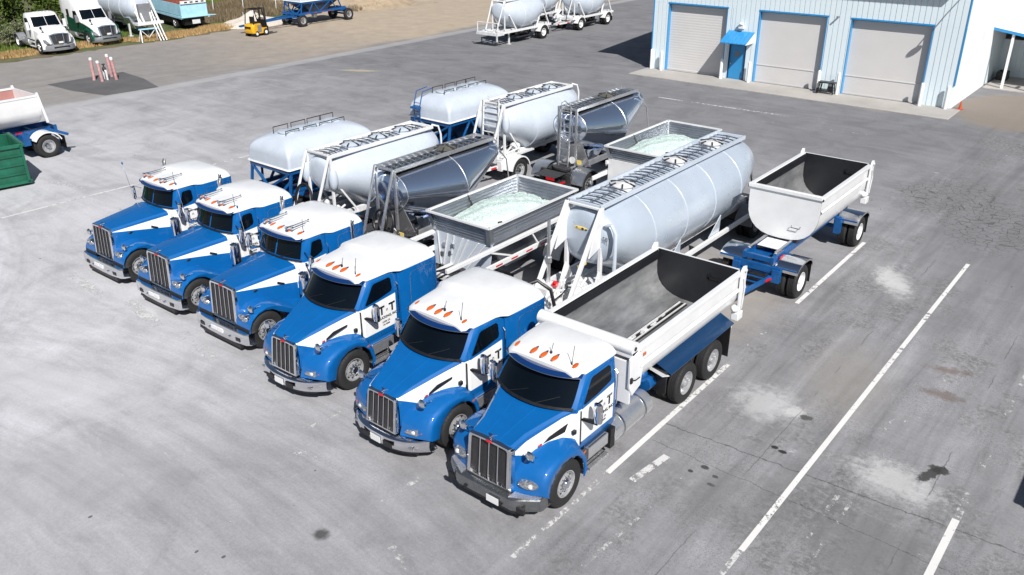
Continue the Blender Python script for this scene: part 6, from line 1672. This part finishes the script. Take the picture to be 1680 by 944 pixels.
mb = MB(); mb.box(-.35, .35, -.10, -.04, .45, .78); mb.build('mud_flap', 'white_dirty', lb)
mb = MB(); mb.box(-.9, .9, .2, 6.5, .35, .95); mb.build('underframe', 'black', lb)

# ================================================================ forklift (seen from the back)
fk = thing('forklift', 'yellow forklift with a black overhead guard, standing alone on the dirt', 'forklift', (-61.6, 42.3, 0), math.radians(8))
mb = MB(); rings = []
for z, y in ((.28, -.02), (.45, -.08), (.8, -.08), (1.0, .02)): rings.append([V(x, yy_, z) for x, yy_ in ((-.52, .45), (-.54, y+.16), (-.42, y+.02), (0, y-.04), (.42, y+.02), (.54, y+.16), (.52, .45))])
mb.loft(rings); mb.build('counterweight', 'yellow', fk, bevel=.02)
mb = MB(); mb.box(-.32, .32, -.15, -.08, .68, .82); mb.build('counterweight_slot', 'black', fk)
mb = MB(); mb.box(-.50, .50, .45, 1.5, .22, .62); mb.box(-.46, .46, .45, .9, .6, 1.0); mb.build('body', 'yellow', fk, bevel=.02)
mb = MB(); mb.box(.505, .52, .5, .9, .35, .9); mb.build('side_panel', 'grey', fk)
mb = MB(); mb.box(-.28, .28, .42, .95, 1.0, 1.12); mb.box(-.26, .26, .40, .50, 1.1, 1.55); mb.build('seat', 'black', fk, bevel=.03)
mb = MB(); mb.box(-.42, .42, 1.35, 1.5, .6, 1.25); mb.tube([(0, 1.3, 1.2), (0, 1.1, 1.45)], .03); mb.tube([V(.17*math.cos(a), 1.1+.05*math.sin(a), 1.45+.16*math.sin(a)) for a in [i*PI/8 for i in range(16)]], .018, 6, True); mb.build('steering_column', 'black', fk)
mb = MB()
for s in (-1, 1):
    mb.bar((s*.48, .12, .95), (s*.46, .30, 2.12), .06); mb.bar((s*.48, 1.55, .7), (s*.46, 1.15, 2.12), .06); mb.bar((s*.46, .25, 2.12), (s*.46, 1.25, 2.12), .05)
for i in range(6): mb.bar((-.46, .3+i*.18, 2.13), (.46, .3+i*.18, 2.13), .04)
mb.build('overhead_guard', 'black', fk)
mb = MB()
for s in (-1, 1): mb.bar((s*.3, 1.62, .1), (s*.3, 1.58, 2.15), .10, .12)
for z in (.5, 1.3, 2.1): mb.bar((-.3, 1.60, z), (.3, 1.60, z), .08)
mb.build('mast', 'grease', fk)
mb = MB(); mb.box(-.4, .4, 1.7, 1.76, .1, .7)
for s in (-1, 1): mb.box(s*.25-.06, s*.25+.06, 1.75, 2.8, .05, .09)
mb.build('fork', 'grease', fk)
mb = MB(); mb.tube([(-.52, .1, .9), (-.55, .1, 1.9)], .02); mb.tube([(.44, .25, 1.6), (.5, .2, 2.1)], .05, 8); mb.build('gas_bottle', 'white_dirty', fk)
for s in (-1, 1):
    for y, r in ((.35, .23), (1.35, .28)):
        o = MB(); o.lathe([(0, 0), (r*.55, 0), (r*.95, .01), (r, .05), (r, .17), (0, .18)], (s*.36, y, r), (s, 0, 0), 20); w_ = o.build('wheel', 'rubber', fk)
        o = MB(); o.lathe([(r*.5, .0), (r*.45, .02), (0, .02)], (s*.54, y, r), (s, 0, 0), 14); o.build('rim', 'white', w_)

# ================================================================ far blue pup trailer
fb = thing('tub_trailer', 'blue truss trailer with a long draw bar, alone on the far dirt behind the forklift', 'hopper trailer', (-63.5, 48.3, 0), math.radians(1))
tub_body(fb, 4.6, 1.2, 2.06, 3.1, loops=False)
frame_ladder(fb, -.2, 5.6, 1.05, .45, 'frame_blue')
for y in (.1, 5.4):
    for s in (-1, 1): wheel(fb, s*1.2, y, 'steel')
    mb = MB(); mb.tube([(-1.0, y, .52), (1.0, y, .52)], .08); mb.box(-.8, .8, y-.35, y+.35, .72, 1.0); mb.build('axle', 'frame_blue', fb)
mb = MB(); mb.bar((.45, -.2, .9), (.10, -5.6, .62), .10, .12); mb.bar((-.45, -.2, .9), (-.10, -5.6, .62), .10, .12); mb.bar((-.3, -2, .82), (.3, -2, .82), .06); mb.build('draw_bar', 'frame_blue', fb)

# ================================================================ far white tank trailers on the right of the dirt
def far_tank(t, y0, wheels, dolly_y=None):
    tank_body(t, [(y0-.1, .5, 2.9, 2.1), (y0, .8, 3.05, 1.8), (y0+.9, 1.05, 3.15, 1.2), (y0+1.8, 1.22, 3.2, .85), (y0+3.0, 1.22, 3.2, .85), (y0+4.2, 1.0, 3.15, 1.4), (y0+5.0, .72, 3.05, 2.0), (y0+5.1, .4, 2.9, 2.3)], 'tank_white', (y0+1.8,), 'white_dirty')
    mb = MB(); mb.lathe([(.6, .5), (.24, 0), (.24, -.2), (0, -.2)], (0, y0+2.4, .85), (0, 0, 1), 22); mb.build('hopper', 'tank_white', t)
    front_frame(t, y0, 3.2, .6, 1.1, 'white', .9)
    mb = MB()
    for s in (-1, 1):
        mb.bar((s*.85, y0+4.4, 2.6), (s*.9, y0+3.6, 1.0), .09); mb.bar((s*.85, y0+4.4, 2.6), (s*.9, y0+5.2, 1.0), .09); mb.bar((s*.9, y0+.2, 2.2), (s*.95, y0+1.0, 1.05), .09)
        mb.bar((s*.95, y0-.8, 1.0), (s*.95, y0+5.4, 1.0), .12, .16)
    mb.build('side_frame', 'white', t)
    frame_ladder(t, y0-1.2 if not dolly_y else y0-.3, y0+5.6, .98, .42, 'white_dirty')
    blowing_gear(t, y0+2.2, .45, False, 'grease')
    for y in wheels:
        for s in (-1, 1): wheel(t, s*1.2, y, 'white', True); round_fender(t, s, y, .60, .6, 1.24, 'white', 15, 170); mudflap(t, s, .62, 1.2, y+.63, .28, .8)
    if dolly_y is not None:
        dolly(t, dolly_y, 'white_dirty', tongue=2.0, rim='white')
        for s in (-1, 1): round_fender(t, s, dolly_y, .60, .6, 1.24, 'white', 15, 170)
    top_rack(t, y0, y0+4.8, 3.2, .5, (y0+1.6, y0+3.2), 'white', 'steel', deck='white_dirty', lid='white_dirty')
fa = thing('white_tank_trailer', 'white bulk tank trailer on landing legs, front one of the far group by the dirt', 'tank trailer', (-43.2, 51.5, 0), math.radians(0))
far_tank(fa, .4, (4.6,))
mb = MB()
for s in (-1, 1): mb.bar((s*.6, .9, 1.0), (s*.6, .9, .04), .1); mb.box(s*.6-.14, s*.6+.14, .78, 1.02, 0, .04)
mb.build('landing_leg', 'white_dirty', fa)
mb = MB(); mb.tube([(-1.0, -.9, 1.0), (-1.0, -.9, 1.75), (1.0, -.9, 1.75), (1.0, -.9, 1.0)], .04, 8); mb.box(-1.05, 1.05, -1.0, -.2, .85, 1.05); mb.build('front_guard', 'white_dirty', fa)
fc = thing('white_tank_trailer', 'white bulk tank trailer on its own dolly, rear one of the far group', 'tank trailer', (-43.2, 60.9, 0), math.radians(0))
far_tank(fc, .2, (4.5,), .4)
fe = thing('white_tank_trailer', 'white bulk tank trailer standing behind the far pair, mostly hidden by them', 'tank trailer', (-46.9, 59.4, 0), math.radians(2))
far_tank(fe, .2, (4.4,), .4)

# ================================================================ piles, poles, vegetation
def pile(name, x, y, rx, ry, h, m_, label, cat, seed):
    rg = random.Random(seed); mb = MB(); g = []
    N = 26
    for j in range(N+1):
        row = []
        for i in range(N+1):
            u, v = -1+2*i/N, -1+2*j/N; d = math.hypot(u, v)
            z = h*max(0, 1-d)**1.1*(1+.25*math.sin(u*7+seed)*math.cos(v*6))-.03+rg.uniform(-.02, .02)*h
            row.append(V(u*rx, v*ry, z))
        g.append(row)
    mb.loft(g, False, False); o = mb.build(name, m_, None, loc=(x, y, 0), ang=80); tag(o, label, cat); return o
M['gravel'] = mat('pale_gravel', (.66, .60, .52), .9, var=.25, vscale=6, bump=.6, bscale=20)
M['sand'] = mat('tan_sand', (.42, .33, .23), .95, var=.35, vscale=1.2, bump=.6, bscale=8)
pile('gravel_pile', -67.6, 46.9, 2.6, 3.6, .95, 'gravel', 'pale gravel pile behind the forklift', 'gravel pile', 2)
pile('sand_pile', -73.5, 62.0, 9, 7, 3.2, 'sand', 'broad tan sand pile beyond the blue truss trailer', 'sand pile', 4)

def leaf_mat(name, a, b):
    q = NT(name); oi = q.n('ShaderNodeNewGeometry'); P = oi.outputs['Position']; rnd = oi.outputs['Random Per Island']
    q.put(q.b.inputs['Base Color'], q.mix(q.math('ADD', q.math('MULTIPLY', rnd, .6), q.math('MULTIPLY', q.noise(P, .8, 3), .4)), a, b))
    q.b.inputs['Roughness'].default_value = .6; q.b.inputs['Specular IOR Level'].default_value = .2
    return q.m
M['leaf'] = leaf_mat('bush_leaves', (.03, .055, .012), (.13, .19, .035)); M['leaf_grey'] = leaf_mat('grey_green_leaves', (.08, .10, .05), (.24, .26, .15)); M['leaf_dark'] = leaf_mat('dark_leaves', (.015, .03, .01), (.06, .09, .025))
M['bark'] = mat('bark', (.12, .09, .065), .9, var=.5, vscale=8)
def tree_proto(name, h, r, kind, n, seed, low=.15):
    rg = random.Random(seed)
    t = thing(name, 'x', 'tree', (0, 0, 0))
    mb = MB(); mb.tube([(0, 0, -.1), (.05, .03, h*.3), (-.04, .08, h*.55), (.05, 0, h*.8)], [.16, .13, .09, .03], 8)
    clumps = []
    for i in range(22):
        a = rg.uniform(0, 2*PI); rr = r*math.sqrt(rg.random())*.85; z = h*rg.uniform(low, .92)
        rr *= (1-.55*max(0, (z/h-.5)/.5)); c = V(rr*math.cos(a), rr*math.sin(a), z); clumps.append((c, rg.uniform(.22, .42)*r))
        if i % 2 == 0: mb.tube([(0, 0, max(.2, z*.55)), lerp(V(0, 0, z*.7), c, .6), c], [.06, .04, .015], 5)
    mb.build('trunk', 'bark', t)
    mb = MB()
    for i in range(n):
        c, cr = clumps[rg.randrange(len(clumps))]
        d = V(rg.gauss(0, 1), rg.gauss(0, 1), rg.gauss(0, 1)).normalized()*cr*(rg.random()**.45)
        p = c+d; s = rg.uniform(.07, .15)*max(1, r/2.2)
        u = V(rg.gauss(0, 1), rg.gauss(0, 1), rg.gauss(0, .6)).normalized(); w = u.cross(V(rg.gauss(0, 1), rg.gauss(0, 1), rg.gauss(0, 1))).normalized()
        mb.face([p-u*s, p+w*s*.55, p+u*s, p-w*s*.55])
    mb.build('crown', kind, t); return t
prot = [tree_proto('leafy_tree', 4.6, 2.6, 'leaf', 5200, 1), tree_proto('leafy_tree', 3.2, 2.2, 'leaf_grey', 4200, 2, .08), tree_proto('leafy_tree', 6.0, 3.2, 'leaf_dark', 5200, 3)]
spots = [(-73.5, 22.0, 0, 1.0, 'bright green tree at the top left corner above the lying tank shell'), (-76.5, 26.5, 1, 1.15, 'grey-green bushy tree behind the white day-cab tractor'), (-77.8, 30.3, 0, .9, 'bright green tree behind the gap between the two highway tractors'),
         (-79.0, 34.5, 0, 1.0, 'bright green tree rising behind the tall white and green tractor'), (-80.5, 24.5, 2, 1.0, 'dark green tree in the second line at the top left corner'), (-82.5, 29.5, 2, 1.0, 'dark green tree behind the grey-green bush at top left'),
         (-72.8, 28.9, 1, .55, 'low grey-green bush beside the rear wheels of the white day-cab tractor'), (-79.5, 39.0, 1, .9, 'grey-green bushy tree behind the parked white tank trailer'), (-84.0, 47.0, 2, .55, 'small dark bush above the light blue trailer'),
         (-91.0, 52.5, 2, .8, 'dark green tree beyond the grass, left of the thin white poles'), (-88.0, 59.0, 2, .7, 'dark green bush beyond the grass behind the thin white poles'), (-84.5, 64.0, 2, .8, 'dark bush beyond the weeds above the blue truss trailer'),
         (-70.2, 76.5, 1, .45, 'low scrubby bush on the far edge of the dirt, left of the far tanks'), (-66.0, 82.5, 0, .5, 'low green bush on the far edge of the dirt behind the far tanks'), (-60.5, 92.0, 1, .5, 'low scrubby bush on the far edge, right of the far tanks'), (-56.5, 101.0, 0, .6, 'low green bush on the far edge next to the warehouse corner'), (-50, 104.0, 1, .6, 'scrubby bush at the top edge just left of the warehouse')]
used = set()
for x, y, k, s, lab in spots:
    r = prot[k] if k not in used else dup(prot[k]); used.add(k)
    r.location = (x, y, 0); r.scale = (s, s, s); r.rotation_euler = (0, 0, x*1.7); r['label'] = lab; r['group'] = 'trees and bushes around the yard'
    if s < .7: r['category'] = 'bush'
pn = 'thin white poles in the weeds'
pl = None
for i, (x, y, h, lab) in enumerate([(-76.6, 48.9, 2.6, 'thin white pole in the weeds, closest to the light blue trailer'), (-76.2, 52.0, 2.6, 'thin white pole in the weeds, middle one above the forklift'), (-73.6, 54.0, 2.6, 'thin white pole in the weeds, nearest the blue truss trailer')]):
    if pl is None:
        mb = MB(); mb.tube([(0, 0, 0), (.08, .02, 2.6)], .045, 8); pl = mb.build('marker_pole', 'white_dirty', None, loc=(x, y, 0)); tag(pl, lab, 'pole', pn)
    else: dup(pl, (x, y, 0), .6*i, lab)

def grass(name, areas, m_, label, n, hh, seed):
    rg = random.Random(seed); mb = MB(); tot = sum(a[2]*a[3] for a in areas)
    for (cx_, cy_, rx, ry, rot) in areas:
        for i in range(int(n*rx*ry/tot)):
            a = rg.uniform(0, 2*PI); r = math.sqrt(rg.random()); u, v = rx*r*math.cos(a), ry*r*math.sin(a)
            c_, s_ = math.cos(rot), math.sin(rot); x, y = cx_+u*c_-v*s_, cy_+u*s_+v*c_
            h = hh*rg.uniform(.4, 1.1)*(1.1-.5*r); d = rg.uniform(0, 2*PI); w = rg.uniform(.03, .07)
            lx, ly = rg.uniform(-.25, .25)*h, rg.uniform(-.25, .25)*h
            mb.face([V(x-w*math.cos(d), y-w*math.sin(d), 0), V(x+w*math.cos(d), y+w*math.sin(d), 0), V(x+lx, y+ly, h)])
    o = mb.build(name, m_, None); tag(o, label, 'weeds', kind='stuff'); return o
M['dry_grass'] = leaf_mat('dry_grass_blades', (.28, .16, .07), (.50, .36, .17)); M['green_grass'] = leaf_mat('green_grass_blades', (.05, .09, .015), (.16, .22, .05))
M['brown_weed'] = leaf_mat('brown_weed_stems', (.10, .075, .045), (.24, .19, .12))
grass('dry_grass', [(-67.2, 38.8, 1.3, 3.6, 0), (-67.8, 43.4, 1.4, 2.2, .1), (-68.3, 32.5, 1.0, 3.5, 0), (-68.6, 26.8, 1.2, 2.2, 0)], 'dry_grass', 'golden dry grass along the edge of the yard below the parked trailers', 9000, .40, 11)
grass('green_weeds', [(-68.4, 44.3, .7, .8, 0), (-69.5, 26.5, 1.8, 2.5, 0), (-84, 50, 5, 6, 0), (-90, 46, 5, 6, 0), (-72, 32, 3, 6, 0)], 'green_grass', 'green weeds and grass in patches behind the parked vehicles', 14000, .38, 12)
grass('brown_brush', [(-73.5, 47.5, 3.0, 4.0, 0), (-78.5, 53, 3.2, 6.0, .2), (-72, 51.5, 1.8, 2.2, 0), (-75, 57, 2, 3, 0), (-66.8, 58.2, .8, .9, 0), (-66.5, 61, .5, 1.6, 0), (-73, 70, 2, 5, .2), (-68, 80, 2, 6, .2)], 'brown_weed', 'brown dead brush on the bank behind the forklift', 15000, .75, 13)

# steel box whose shadow reaches the picture at the right edge
sbx = thing('storage_container', 'dark blue storage container just outside the right edge, seen only by its shadow', 'container', (2.73, 17.3, 0))
mb = MB(); mb.box(-1.22, 1.22, -1.9, 3.2, .12, 2.58)
for i in range(15): mb.box(-1.26, -1.22, -1.8+i*.33, -1.65+i*.33, .2, 2.5)
mb.build('shell', 'navy', sbx)
mb = MB(); mb.box(-1.25, 1.25, -1.93, 3.23, 2.55, 2.62); mb.build('top_frame', 'navy', sbx)
